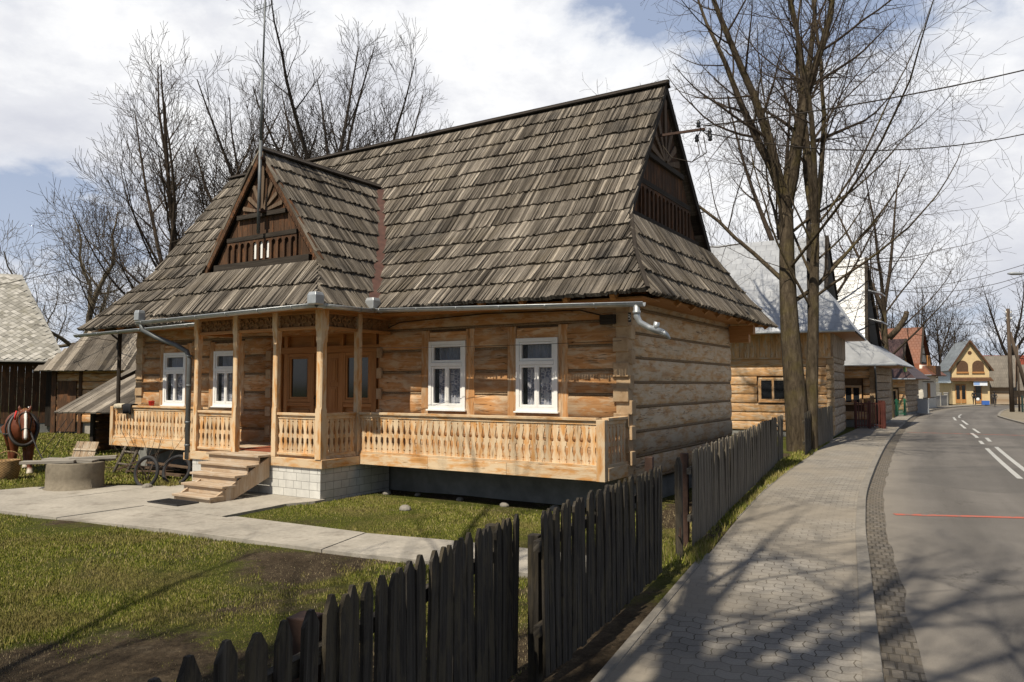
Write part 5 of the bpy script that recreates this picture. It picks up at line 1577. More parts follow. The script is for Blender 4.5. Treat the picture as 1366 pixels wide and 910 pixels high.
# collar and bridle
mb = MB(); n = 26
c0 = V((.36, 0, 1.16)); ax = V((.80, 0, .45)).normalized(); u = V((-.45, 0, .80)).normalized()
pts = [c0 + V((0, 1, 0)) * (.30 * math.cos(a)) + u * (.46 * math.sin(a) - .02) for a in [2 * PI * k / n for k in range(n + 1)]]
mb.tube(pts, .042, 10, False); mb.build('collar', lth, hs, True)
mb = MB()
def strap(pts): mb.tube(pts, .013, 6)
def hoop(c, w_, h_, tilt):
    c = V(c); e = V((math.sin(tilt), 0, math.cos(tilt)))
    strap([c + V((0, 1, 0)) * (w_ * math.cos(a)) + e * (h_ * math.sin(a)) for a in [2 * PI * k / 20 for k in range(21)]])
hoop((1.09, 0, 1.14), .088, .115, R(64)); hoop((.90, 0, 1.46), .122, .155, R(40))
for s_ in (-1, 1): strap([(.84, .12 * s_, 1.50), (.96, .126 * s_, 1.33), (1.08, .094 * s_, 1.15)])
mb.build('bridle', lth, hs, True)
rbm = mat_plain('red_ribbon', (.55, .02, .015), .7, .1)
for s_ in (-1,):
    mb = MB(); mb.tube([(.62, .17 * s_, 1.60), (.66, .20 * s_, 1.48), (.66, .20 * s_, 1.38)], .02, 6); mb.build('ribbon', rbm, hs, True)
mb = MB()
for s_ in (-1, 1): mb.tube([(.36, .32 * s_, 1.02), (-.4, .37 * s_, .98), (-1.5, .34 * s_, .95)], .022, 6)
mb.tube([(.02, .36 * math.cos(a), 1.13 + .43 * math.sin(a)) for a in [2 * PI * k / 24 for k in range(25)]], .02, 6, False)
mb.build('harness', lth, hs, True)
mb = MB()
for s_ in (-1, 1): mb.lathe([(.001, -.02), (.03, -.01), (.034, 0), (.03, .01), (.001, .02)], (.40, .10 * s_, 1.68), 10)
mb.build('brass_stud', mat_plain('bright_metal', (.75, .72, .65), .25, .05, 5, .9), hs, True)
mb = MB(); hw = V((-12.45, 19.35, 0)); rot = Matrix.Rotation(R(-54), 3, 'Z')
a = hw + rot @ V((1.10, .09, 1.12)); b = V((-9.75, 16.75, .42))
for k, sag in enumerate((.62, .70)):
    mb.tube([a.lerp(b, t_) - V((0, 0, sag * 4 * t_ * (1 - t_) * .5 * (1 + .5 * t_))) + V((.02 * k, 0, 0)) for t_ in [i / 16 for i in range(17)]], .014, 5)
o = mb.build('rope', lth, None, True); tag(o, 'black lead rope sagging from the horse bridle to the well', 'rope')
mb = MB()
for x in (0, .2): mb.tube([(-13.0 + x, 22.2, 1.25), (-13.4 + x * 1.4, 21.5, .12)], .010, 4)
o = mb.build('line', lth, None); tag(o, 'two thin slanting cords hanging between the low shed eave and the ground', 'cord')
# ------------------------------------------------------------------ bare trees
M['bark'] = None
def mat_bark(name, a, b, c):
    m = NT(name); n = m.noise(m.coord('Object', (1, 1, .25)), 9, 7, .7, .4); n2 = m.noise(m.coord('Object'), 1.2, 5, .6)
    col = m.ramp(n, [(.3, a), (.55, b), (.75, c)])
    col = m.mix(m.ramp(n2, [(.5, 0.0), (.68, .5)]), col, (.11, .09, .025)); m.color(col); m.rough(.95); m.bump(n, 1.0, .06); m.spec(.1); return m.m
M['bark'] = mat_bark('ash_bark', (.030, .023, .015), (.085, .066, .045), (.16, .13, .09))
M['bark_dark'] = mat_bark('dark_bark', (.025, .02, .016), (.06, .05, .04), (.10, .085, .07))
M['bark_willow'] = mat_bark('willow_bark', (.04, .032, .022), (.085, .07, .048), (.14, .12, .085))
M['twigs'] = mat_plain('fine_twigs', (.062, .047, .035), .95, .25, 2, 0, 0, .1)
M['twigs_dark'] = mat_plain('dark_twigs', (.042, .034, .028), .95, .25, 2, 0, 0, .1)
M['twigs_willow'] = mat_plain('willow_twigs', (.12, .10, .072), .95, .25, 2, 0, 0, .1)
class Tree:
    def __init__(s, seed, p): s.r = random.Random(seed); s.p = p; s.tr = MB(); s.cr = MB(); s.count = 0
    def rv(s, k): return V((s.r.gauss(0, k), s.r.gauss(0, k), s.r.gauss(0, k)))
    def grow(s, p, d, L, r, lvl, target=None):
        P = s.p; ns = P['seg'][lvl]; pts = [p.copy()]; rad = [r]; dirs = [d.copy()]
        up = P['up'][lvl]; wob = P['wob'][lvl]; end = P['taper'][lvl]
        for i in range(ns):
            d = (d + s.rv(wob) + V((0, 0, up * (i + 1) / ns))).normalized()
            p = p + d * (L / ns); pts.append(p.copy()); dirs.append(d.copy())
            rad.append(max(.0045 * P.get('tw', 1), r * (1 - (1 - end) * (i + 1) / ns)))
        (s.tr if lvl <= P.get('trunk_lvl', 0) else s.cr).tube(pts, rad, (10, 6, 4, 3, 3, 3)[lvl], False)
        s.count += 1
        if lvl + 1 >= P['levels']: return
        n = P['n'][lvl]; n = max(1, int(round(n * s.r.uniform(.8, 1.2) * (L / P['len'][lvl] if lvl else 1))))
        st = P['start'][lvl]; az = s.r.random() * 6.28
        for k in range(n):
            t = st + (1 - st) * (k + s.r.random() * .8) / n; t = min(.99, t)
            f = t * ns; i = min(int(f), ns - 1); q = pts[i].lerp(pts[i + 1], f - i); dd = dirs[i + 1]; rr = lerp(rad[i], rad[i + 1], f - i)
            az += 2.4 + s.r.uniform(-.5, .5)
            sd = dd.cross(V((math.cos(az), math.sin(az), .13))); 
            if sd.length < .05: continue
            sd.normalize(); an = R(s.r.uniform(*P['ang'][lvl]))
            if lvl == 0: an *= lerp(1.15, .6, (t - st) / (1 - st))
            nd = (dd * math.cos(an) + sd * math.sin(an)).normalized()
            ll = P['len'][lvl + 1] * s.r.uniform(.65, 1.2) * lerp(1.0, P['tipk'][lvl], (t - st) / (1 - st))
            s.grow(q, nd, ll, min(rr * .92, max(.005, P['rr'][lvl] * rr * s.r.uniform(.75, 1.15))), lvl + 1)
        # leaders continue from the tip
        if lvl == 0:
            for k in range(P.get('fork', 2)):
                a = 6.28 * k / max(1, P.get('fork', 2)) + s.r.random(); an = R(s.r.uniform(*P.get('fork_ang', (10, 26))))
                nd = (d * math.cos(an) + V((math.cos(a), math.sin(a), 0)) * math.sin(an)).normalized()
                s.grow(p, nd, P['len'][1] * s.r.uniform(1.0, 1.3), rad[-1] * .85, 1)
ASH = dict(levels=5, seg=[8, 9, 6, 4, 3], n=[12, 10, 9, 5], len=[8.0, 8.5, 3.6, 1.5, .75], start=[.42, .22, .18, .15], ang=[(44, 78), (28, 56), (24, 48), (22, 46)], up=[.06, .12, .14, .16, .16], wob=[.03, .05, .06, .07, .07], taper=[.55, .18, .2, .3, .4], rr=[.44, .45, .5, .55], tipk=[.75, .45, .45, .5], fork=3)
def tree(name, label, loc, seed, P, bark='bark', twig='twigs', group=None, scale=1.0, rz=0, r0=.34, lean=(0, 0), extra=None):
    T = Tree(seed, P)
    T.grow(V((0, 0, -.2)), V((lean[0], lean[1], 1)).normalized(), P['len'][0], r0, 0)
    if extra: extra(T)
    t = thing(name, label, 'tree', loc, rz, group); t.scale = (scale,) * 3
    T.tr.build('trunk', M[bark], t, True); T.cr.build('crown', M[twig], t, True)
    return t
def PP(base, **k):
    q = dict(base); q.update(k); return q
# the big double stemmed ash between the houses
def second_stem(T):
    P2 = T.p
    T.grow(V((.46, .12, -.2)), V((.012, .03, 1)).normalized(), 8.0, .24, 0)
BIG = PP(ASH, len=[8.6, 10.0, 4.4, 1.9, .9], n=[8, 12, 9, 5], fork=4, fork_ang=(8, 30), start=[.60, .2, .15, .15], trunk_lvl=1, seg=[10, 11, 8, 5, 4], ang=[(30, 66), (28, 60), (35, 68), (30, 70)], up=[.10, .16, .10, .04, .04], wob=[.014, .06, .09, .13, .13], rr=[.30, .45, .52, .55])
tree('ash_tree', 'tall bare ash with twin grey trunks behind the fence beside the log cottage', (9.75, 25.9, 0), 12, BIG, r0=.40, lean=(-.012, .0), extra=second_stem)
# trees at the left behind the cottage
tA = tree('ash_tree', 'wide bare ash behind the left end of the roof, the tallest left of the aerial', (-19.5, 42.0, 0), 31, PP(ASH, len=[9.0, 9.0, 4.0, 1.8, .9], start=[.5, .22, .18, .15], fork=3, n=[13, 10, 9, 6], tw=2.0), 'bark', 'twigs', 'bare trees behind the cottage', r0=.36)
tree('ash_tree', 'dark bare ash right behind the porch gable and the aerial', (-13.8, 43.0, 0), 47, PP(ASH, len=[8.5, 9.0, 4.0, 1.8, .9], n=[12, 10, 9, 6], tw=2.0), 'bark_dark', 'twigs_dark', 'bare trees behind the cottage', r0=.32)
tC = tree('ash_tree', 'high narrow bare tree above the middle of the shingle roof', (-9.8, 41.0, 0), 53, PP(ASH, len=[11, 9.5, 4.0, 1.8, .9], ang=[(42, 76), (28, 56), (24, 48), (22, 46)], n=[13, 10, 9, 6], tw=2.0), 'bark_dark', 'twigs_dark', 'bare trees behind the cottage', r0=.34)
tree('ash_tree', 'bare tree rising behind the ridge, farthest right of the group behind the cottage', (-7.6, 44.0, 0), 61, PP(ASH, len=[10.5, 8.5, 4.0, 1.8, .9], ang=[(42, 76), (28, 56), (24, 48), (22, 46)], n=[12, 10, 9, 6], tw=2.0), 'bark_dark', 'twigs_dark', 'bare trees behind the cottage', r0=.30)
dup(tA, (-16.2, 46.5, 0), R(130), 'bare ash filling the gap between the wide ash and the aerial', 'bare trees behind the cottage', 1.0)
dup(tC, (-12.2, 47.5, 0), R(75), 'bare tree behind the main ridge just right of the aerial', 'bare trees behind the cottage', 1.04)
WIL = PP(ASH, len=[4.5, 5.2, 2.6, 1.5, .9], n=[7, 9, 9, 7], ang=[(55, 85), (35, 70), (35, 70), (30, 65)], wob=[.08, .2, .2, .15, .12], up=[.05, .22, .35, .3, .3], tw=1.5, start=[.45, .25, .2, .2], fork=3, fork_ang=(15, 35))
tree('willow_tree', 'low pale twiggy tree with crooked limbs beside the grey barn roof', (-27.0, 46.5, 0), 71, WIL, 'bark_willow', 'twigs_willow', None, 1.45, r0=.30)
tree('ash_tree', 'bare slender tree with a dark trunk between the barn and the cottage roof', (-18.2, 38.5, 0), 77, PP(ASH, len=[7.5, 7.5, 3.6, 1.7, .9], n=[8, 8, 7, 5], start=[.45, .22, .18, .15], tw=2.0), 'bark', 'twigs', 'bare trees behind the cottage', r0=.28)
# trees along the street
tree('ash_tree', 'bare tree behind the tin roofed house, its trunks right of the double ash', (15.5, 42.0, 0), 83, PP(ASH, len=[9.5, 8.5, 4.0, 1.8, .9], n=[9, 8, 7, 5], tw=2.0), 'bark', 'twigs', 'bare trees along the street', r0=.34)
def stump(T): T.tr.tube([(.1, 0, 5.4), (.6, -.2, 6.0), (1.1, -.3, 6.8), (1.2, -.3, 7.2)], [.22, .2, .18, .17], 8, True)
tree('ash_tree', 'bare street tree with a sawn off limb beside the white steep roof', (25.6, 51.5, 0), 91, PP(ASH, len=[7.5, 8.5, 4.2, 1.9, .9], n=[9, 9, 8, 5], ang=[(40, 66), (30, 60), (30, 60), (30, 65)], tw=1.8), 'bark', 'twigs', 'bare trees along the street', r0=.30, extra=stump)
FAR = PP(ASH, levels=4, len=[6.0, 6.5, 3.0, 1.5], n=[10, 10, 9], tw=4.0)
fb = tree('bare_tree', 'far bare tree above the left end of the orange roof', (46.5, 98.0, 0), 101, FAR, 'bark_dark', 'twigs_dark', 'far bare trees behind the village roofs', 1.05, r0=.3)
fc = tree('bare_tree', 'far broad bare tree right of the timber pole at the bend', (63.5, 97, 0), 107, PP(FAR, len=[5.0, 7.5, 3.6, 1.6], n=[9, 11, 10], ang=[(45, 75), (30, 60), (30, 60), (30, 65)]), 'bark_dark', 'twigs_dark', 'far bare trees behind the village roofs', 1.12, r0=.4)
for i, (x, y, s_, a, lb) in enumerate(((52, 104, 1.0, 40, 'far bare tree above the right end of the orange roof'), (57.5, 106, 1.12, 130, 'far bare tree between the orange roof and the yellow gable'), (63.5, 112, 1.1, 200, 'far bare tree straight behind the yellow arched gable'), (50.0, 112, 1.2, 300, 'far bare tree behind the maroon roof'), (71, 122, 1.0, 20, 'far bare tree farthest along the road right of the yellow gable'))):
    dup(fb, (x, y, 0), R(a), lb, 'far bare trees behind the village roofs', s_)
# trees behind the photographer: their shadows cross the lawn, the pavement and the road
SHD = PP(ASH, len=[9.0, 8.5, 3.8, 1.7, .8], n=[10, 9, 8, 4], levels=4, tw=1.7)
def shade_tree(x, y, seed, lb, s_=1.0): return tree('ash_tree', lb, (x, y, 0), seed, SHD, 'bark', 'twigs', 'roadside trees behind the viewpoint', s_, r0=.36)
a_ = shade_tree(-2.9, -4.6, 111, 'bare roadside tree just behind the viewpoint, left of the pavement')
dup(a_, (-6.5, -1.5, 0), R(140), 'bare tree in the near yard left of the viewpoint', 'roadside trees behind the viewpoint', .95)
dup(a_, (-3.1, -.9, 0), R(310), 'tallest bare tree of the near yard beside the viewpoint', 'roadside trees behind the viewpoint', 1.28)
dup(a_, (-5.5, -9.0, 0), R(250), 'bare roadside tree second back from the viewpoint', 'roadside trees behind the viewpoint', 1.15)
# ------------------------------------------------------------------ neighbouring buildings
def mat_tin(name, c, sx=.45, sy=.4, rough=.4, metal=.25, kind='tile'):
    m = NT(name); co = m.coord('UV'); ob = m.coord('Object')
    br = m.n('ShaderNodeTexBrick'); m.l(co, br.inputs['Vector']); br.inputs['Scale'].default_value = 1
    br.inputs['Brick Width'].default_value = sx; br.inputs['Row Height'].default_value = sy; br.inputs['Mortar Size'].default_value = .018; br.inputs['Mortar Smooth'].default_value = .8
    br.inputs['Color1'].default_value = (*[x * .88 for x in c], 1); br.inputs['Color2'].default_value = (*[x * 1.06 for x in c], 1); br.inputs['Mortar'].default_value = (*[x * .84 for x in c], 1)
    if kind == 'seam': br.offset = 0
    n = m.noise(ob, .9, 7, .65)
    m.color(m.mix(1.0, br.outputs[0], m.ramp(n, [(.3, .72), (.7, 1.1)]), 'MULTIPLY')); m.rough(rough); m.b.inputs['Metallic'].default_value = metal
    m.bump(m.math('SUBTRACT', m.math('MULTIPLY', n, .2), br.outputs['Fac']), .6, .03); return m.m
M['tin'] = mat_tin('pressed_tin', (.44, .455, .475), .5, .42, .35, .35)
M['tinwhite'] = mat_tin('white_sheet_roof', (.33, .34, .35), 6.0, .55, .4, .15, 'seam')
M['maroon'] = mat_tin('maroon_tiles', (.05, .021, .019), .30, .33, .55, 0)
M['orange'] = mat_tin('orange_tiles', (.165, .052, .019), .30, .33, .55, 0)
M['redroof'] = mat_tin('red_tiles', (.22, .04, .015), .30, .33, .55, 0)
M['greytin'] = mat_tin('grey_sheet_roof', (.21, .235, .25), 5.0, .5, .5, .1, 'seam')
M['greyold'] = mat_tin('old_grey_roof', (.17, .15, .125), .2, .4, .9, 0)
M['slate'] = mat_plain('pale_slate', (.33, .32, .29), .8, .4, 3, 0, .2)
M['yellow'] = mat_plain('yellow_plaster', (.58, .44, .24), .9, .15, 2, 0, .1)
M['cream'] = mat_plain('cream_plaster', (.60, .56, .48), .9, .15, 2, 0, .1)
M['brickdark'] = mat_plain('grey_block_wall', (.30, .29, .27), .9, .3, 3)

def slope_faces(mb, prof, lat, out, lim, org, n=10, th=.05):
    f, L = arc_points(prof, .3); prev = None
    for k in range(n + 1):
        q = f(L * k / n); a0, a1 = lim(q[1]); s_ = L * k / n
        A = org + out * q[0] + lat * a0 + V((0, 0, q[1])); B = org + out * q[0] + lat * a1 + V((0, 0, q[1]))
        if prev:
            mb.face([prev[0], prev[1], B, A], [(prev[3], prev[2]), (prev[4], prev[2]), (a1, s_), (a0, s_)])
            d = V((0, 0, -th)); mb.face([prev[0] + d, A + d, B + d, prev[1] + d], [(0, 0), (.1, 0), (.1, .1), (0, .1)])
            mb.face([prev[1], prev[1] + d, B + d, B]); mb.face([prev[0] + d, prev[0], A, A + d])
        else:
            d = V((0, 0, -th)); mb.face([A, A + d, B + d, B])
        prev = (A, B, s_, a0, a1)
def highland(name, label, loc, rz, Wd, D, ze, zb, zr, oh, roofm, wallm, sidem, zplank=None, plankm=None, zw0=.4, wins=(), cat='house', over_f=.9, gable_mat='dark', ins=.35, detail=True, group=None, course=.38):
    """log house with a hipped skirt under a steep gable: front is y=0, right front corner is the origin"""
    h = thing(name, label, cat, loc, rz, group); rs_ = random.Random(hash(label) % 999)
    zwt = zplank or ze + .1
    nc = max(2, round((zwt - zw0) / course)); ch = (zwt - zw0) / nc
    mb = MB()
    for k in range(nc):
        cuts = [(-Wd, 0.0)]
        for (a, b, c, d) in wins:
            if zw0 + ch * k < d + .05 and zw0 + ch * (k + 1) > c - .05:
                nw = []
                for p, q in cuts:
                    if q <= a - .08 or p >= b + .08: nw.append((p, q)); continue
                    if p < a - .08: nw.append((p, a - .08))
                    if q > b + .08: nw.append((b + .08, q))
                cuts = nw
        for p, q in cuts: log_course(mb, p, q, zw0 + ch * k, zw0 + ch * (k + 1), 0, OUT, LAT, seg=1.2, rs=rs_, bulge=.022)
    mb.build('front_wall', wallm, h, True)
    mb = MB()
    for k in range(nc + 1): log_course(mb, 0, D, zw0 + ch * (k - .5), zw0 + ch * (k + .5), 0, V((1, 0, 0)), V((0, 1, 0)), seg=1.2, rs=rs_, bulge=.03)
    mb.build('side_wall', sidem, h, True)
    mb = MB(); mb.bx(-Wd + .02, -.19, D - .2, D, zw0, ze); mb.bx(-Wd, -Wd + .2, .1, D - .2, zw0, ze); mb.bx(-Wd + .2, -.19, .14, .19, zw0, ze); mb.build('inner_wall', M['chink'], h)
    mb = MB(); mb.bx(-Wd + .05, -.05, .04, D - .05, -.2, zw0); mb.build('foundation', M['plaster'], h)
    if detail:
        mb = MB()
        for k in range(nc):
            z0 = zw0 + ch * k; mb.bx(-.18, .10, -.045, .1, z0 + ch * .2, z0 + ch * .8); mb.bx(-.2, .06, -.10, .1, z0 - ch * .3, z0 + ch * .2 - .012)
        mb.build('log_ends', M['log_end'], h)
    if zplank:
        mb = MB(); n = int(Wd / .22)
        for k in range(n): mb.bx(-Wd + k * Wd / n, -Wd + (k + 1) * Wd / n - .008, -.075 - .01 * (k % 2), .05, zplank + .03, ze + .05, axis=2)
        mb.bx(-Wd, .06, -.09, .05, zplank - .04, zplank + .028); mb.build('plank_cladding', plankm, h)
        mb = MB(); n = int(D / .24)
        for k in range(n): mb.bx(-.05, .075 + .01 * (k % 2), k * D / n, (k + 1) * D / n - .008, zplank + .03, ze + .05, axis=2)
        mb.build('gable_cladding', M['log_grey'], h)
    for (a, b, c, d) in wins:
        fr = window(h, a, b, c, d, .0, M['log_new'], .07, curtain=False, trans=1.0, mull=True, shelf=True, glass=M['glassdark'])
        mb = MB(); mb.bx(a + .1, b - .1, .05, .06, c + .05, c + (d - c) * .5); mb.build('curtain', M['lace'], fr)
    PRF = [(over_f, ze - .05), (over_f * .12, ze + (zb - ze) * .48), (-D * .115, zb), (-D / 2, zr)]
    SKR = [(oh, ze - .05), (oh * .35, ze + (zb - ze) * .48), (-ins * .6, zb)]
    fxr = lambda z: poly_at(SKR, z) if z < zb else lerp(-ins * .6, -ins, (z - zb) / (zr - zb))
    fxl = lambda z: -Wd - fxr(z)
    rf = node('roof', h); mb = MB()
    slope_faces(mb, PRF, LAT, OUT, lambda z: (fxl(z), fxr(z)), V((0, 0, 0)))
    slope_faces(mb, PRF, V((-1, 0, 0)), V((0, 1, 0)), lambda z: (-fxr(z), -fxl(z)), V((0, D, 0)))
    yfr = lambda z: -poly_at(PRF, z)
    slope_faces(mb, SKR, V((0, 1, 0)), V((1, 0, 0)), lambda z: (yfr(z), D - yfr(z)), V((0, 0, 0)))
    slope_faces(mb, SKR, V((0, -1, 0)), V((-1, 0, 0)), lambda z: (yfr(z) - D, -yfr(z)), V((-Wd, 0, 0)))
    mb.build('covering', roofm, rf)
    mb = MB(); mb.bx(-Wd - oh + .1, oh - .08, -over_f + .05, D + over_f - .05, ze - .13, ze - .10); mb.build('soffit', M['stain'], rf)
    for s_, xx in ((1, -ins - .22), (-1, -Wd + ins + .22)):
        fan_gable(h, (D * .375, zb - .05, zr - .15, D / 2), V((s_, 0, 0)), V((0, 1, 0)), V((xx, 0, 0)), arcade=False, main_mat=gable_mat, scale=.8)
    mb = MB()
    for yy in (D * .115, D - D * .115): mb.beam((-ins * .6 + .01, yy, zb), (-ins + .01, D / 2, zr), .06, .16, (1, 0, 0))
    mb.build('verge_board', M['black'], rf)
    mb = MB(); mb.tube([(-Wd - oh, -over_f - .03, ze - .08), (oh, -over_f - .03, ze - .1)], .06, 8); mb.build('gutter', M['zinc'], h, True)
    return h
tinh = highland('tin_roofed_house', 'pale log house with a steep pressed tin roof behind the double ash trunks', (13.45, 31.9, 0), R(-28), 9.5, 6.4, 4.55, 6.4, 9.15, 1.0, M['tin'], M['log_new'], M['log_grey'], 3.4, M['log_new'], wins=((-2.98, -1.76, 1.5, 2.55),), zw0=.25)
wh = highland('steep_roofed_house', 'narrow log house with a very steep white sheet roof beyond the tin roofed one', (18.9, 39.6, 0), R(-33), 6.0, 7.0, 3.35, 4.5, 9.5, 1.2, M['tinwhite'], M['log_new'], M['log_grey'], wins=((-1.5, -.6, 1.2, 2.2),), over_f=1.0, ins=.7, course=.42)
# open gable tower boards of the steep roof
mb = MB()
for z, d in ((6.0, .55), (7.6, .4)):
    mb.hexa([(-.9, 3.5 - d * 2.2, z), (.15, 3.5 - d * 2.2, z - .32), (-.9, 3.5 + d * 2.2, z), (.15, 3.5 + d * 2.2, z - .32), (-.9, 3.5 - d * 2.2, z + .07), (.15, 3.5 - d * 2.2, z - .25), (-.9, 3.5 + d * 2.2, z + .07), (.15, 3.5 + d * 2.2, z - .25)])
mb.build('gable_pent', M['tin'], wh)
mb = MB(); mb.tube([(.2, -1.0, 3.25), (.2, -1.0, 3.0), (.12, -.2, 2.7), (.12, -.1, .2)], .05, 8); mb.build('downspout', M['zincdull'], wh, True)
mb = MB(); mb.box((1.05, 4.4, 3.1), (.06, 1.2, .28)); sgn = mb.build('sign', mat_plain('green_sign', (.03, .22, .03), .5, .1), wh)
mb = MB(); mb.box((1.085, 4.6, 3.1), (.01, .6, .2)); mb.build('sign_panel', mat_plain('yellow_sign', (.7, .55, .03), .5, .05), sgn)
mh_ = highland('maroon_roofed_house', 'low log house with a maroon tiled roof beside the green fence', (28.6, 55.2, 0), R(-36), 7.0, 6.2, 2.75, 3.7, 5.75, .8, M['maroon'], M['log_new'], M['log_grey'], wins=((-1.5, -.5, 1.0, 1.9), (-3.4, -2.4, 1.0, 1.9)), over_f=.7, detail=False, gable_mat='stain')
def gabled(name, label, loc, rz, Wd, D, ze, zr, roofm, wallm, oh=.4, cat='house', wins=(), gwins=(), lowm=None, zlow=0):
    """plain gabled house: ridge along y, gable wall faces -y, origin at the middle of the gable foot"""
    h = thing(name, label, cat, loc, rz)
    mb = MB(); w = Wd / 2
    mb.prism([(-w, 0), (w, 0), (w, ze), (0, zr - .1), (-w, ze)], V((0, D, 0)), (0, 0, 0), LAT, UPV); mb.build('wall', wallm, h)
    if lowm: 
        mb = MB(); mb.bx(-w - .03, w + .03, -.03, D + .03, -.2, zlow); mb.build('base_storey', lowm, h)
    mb = MB(); k = (zr - ze) / w
    for s_ in (-1, 1):
        P = [(w + oh, ze - oh * k), (0, zr)]
        slope_faces(mb, P, V((0, 1, 0)), V((s_, 0, 0)), lambda z: (-oh, D + oh), V((0, 0, 0)), 3, .08)
    mb.build('roof', roofm, h)
    mb = MB()
    for s_ in (-1, 1): mb.beam((0, -oh - .01, zr - .08), (s_ * (w + oh), -oh - .01, ze - oh * k - .08), .05, .18, (0, 0, 1))
    mb.build('verge_board', M['dark'], h)
    for (a, b, c, d) in gwins: window(h, a, b, c, d, .02, M['white'], .06, curtain=False, trans=1.0, shelf=False, glass=M['glassdark'])
    for (a, b, c, d) in wins: window(h, a, b, c, d, w + .02, M['white'], .06, lat=V((0, 1, 0)), out=V((-1, 0, 0)), curtain=False, trans=1.0, shelf=False, glass=M['glassdark'])
    return h
# orange roofed house: long roof with two steep gable wings and a balcony
oh_ = highland('orange_roofed_house', 'tall house with a big orange tiled roof, gabled wing and brown balcony', (37.6, 69.5, 0), R(-38), 10.5, 7.0, 3.2, 4.2, 7.75, .9, M['orange'], M['cream'], M['cream'], wins=(), over_f=.8, detail=False, gable_mat='cream', zw0=.2, course=3.0)
mb = MB()
WG = [(1.9, 2.7), (1.5, 3.4), (0, 6.1)]
for s_ in (-1, 1): slope_faces(mb, WG, V((0, 1, 0)), V((s_, 0, 0)), lambda z: (-1.3 - max(0, (3.4 - z)) * .6, 2.6), V((-2.6, 0, 0)), 6, .06)
mb.build('wing_roof', M['orange'], oh_)
mb = MB(); mb.prism([(-1.7, .0), (1.7, .0), (1.7, 3.1), (0, 5.9), (-1.7, 3.1)], V((0, 1.2, 0)), (-2.6, -1.15, 0), LAT, UPV); mb.build('wing_wall', M['cream'], oh_)
window(oh_, -3.1, -2.1, 3.2, 4.3, 1.2, M['stain'], .07, curtain=False, trans=1.0, glass=M['glassdark'])
mb = MB(); mb.bx(.0, .9, 1.6, 4.2, 3.05, 3.15); mb.bx(.84, .9, 1.6, 4.2, 3.15, 4.0); mb.bx(.0, .84, 1.6, 1.66, 3.15, 4.0); mb.build('balcony', M['dark'], oh_)
window(oh_, 2.2, 3.4, 3.2, 5.0, .12, M['stain'], .07, lat=V((0, 1, 0)), out=V((1, 0, 0)), curtain=False, trans=1.0, glass=M['glassdark'])
window(oh_, 2.2, 3.0, 1.0, 2.4, .12, M['stain'], .07, lat=V((0, 1, 0)), out=V((1, 0, 0)), curtain=False, trans=1.0, glass=M['glassdark'])
# yellow gabled shop
yh = gabled('yellow_shop', 'yellow gabled shop with two arched balcony openings at the bend of the road', (51.9, 85.8, 0), R(-19), 3.7, 7, 4.4, 7.3, M['greytin'], M['yellow'], .35)
mb = MB(); mb.bx(-1.95, 1.95, -.5, .3, 2.72, 2.86); mb.hexa([(-2.1, -.75, 2.62), (2.1, -.75, 2.62), (-2.0, .05, 3.02), (2.0, .05, 3.02), (-2.1, -.75, 2.68), (2.1, -.75, 2.68), (-2.0, .05, 3.08), (2.0, .05, 3.08)]); mb.build('pent_roof', M['dark'], yh)
for s_ in (-.78, .78):
    mb = MB(); arc = [(s_ + .58 * math.cos(t), 4.35 + .62 * math.sin(t)) for t in [PI * k / 14 for k in range(15)]]
    mb.prism([(s_ - .58, 3.65), (s_ + .58, 3.65)] + arc, V((0, -.03, 0)), (0, -.005, 0), LAT, UPV); ar = mb.build('shaded_arch_panel', mat_plain('shaded_brown', (.10, .055, .03), .9, .3) if s_ < 0 else bpy.data.materials['shaded_brown'], yh)  # flat panel, the shade of the recess is put into its brown
    mb = MB(); mb.bx(s_ - .62, s_ + .62, -.12, -.036, 3.52, 3.64); mb.bx(s_ - .62, s_ + .62, -.10, -.05, 3.64, 3.70); mb.build('balcony_rail', M['stain'], yh)
mb = MB(); mb.lathe([(.001, -.02), (.2, -.02), (.2, .02), (.001, .02)], (0, 0, 0), 18); o = mb.build('attic_window', M['dark'], yh); o.location = (0, -.02, 5.85); o.rotation_euler = (R(90), 0, 0)
for a, b, nm in ((-1.55, -1.05, 'shop_window'), (-1.0, -.5, 'shop_window'), (.35, 1.05, 'door')):
    mb = MB(); mb.bx(a, b, -.06, .02, .15, 2.3); f_ = mb.build(nm, M['stain'], yh)
    mb = MB(); mb.bx(a + .08, b - .08, -.075, -.062, .6, 2.15); mb.build('pane', M['glassdark'], f_)
mb = MB(); mb.bx(.15, 1.5, -.62, -.54, 2.12, 2.62); sg = mb.build('shop_sign', mat_plain('white_sign', (.72, .75, .80), .4, .03), yh)
mb = MB(); mb.bx(.18, .75, -.635, -.622, 2.2, 2.5); mb.build('sign_stripe', mat_plain('blue_sign', (.25, .38, .66), .4, .05), sg)
mb = MB(); mb.bx(-2.0, -1.86, .3, 6.8, 2.5, 4.3); mb.bx(-2.3, -1.86, .1, 7.0, 2.42, 2.5); mb.build('side_cladding', mat_plain('pale_sheet', (.40, .45, .48), .6, .15), yh)
gabled('old_cottage', 'small old timber cottage with a patched grey roof right of the yellow shop', (57.6, 87.4, 0), R(52), 3.0, 4.5, 2.9, 5.6, M['greyold'], M['log_grey'], .5, gwins=((-.5, .4, 1.0, 2.0),))
gabled('old_cottage', 'second low timber cottage with a grey roof, nearer the road pole', (60.6, 89.0, 0), R(64), 2.8, 4.5, 2.4, 4.6, M['greyold'], M['log_grey'], .5, gwins=((-.5, .4, .9, 1.7),))
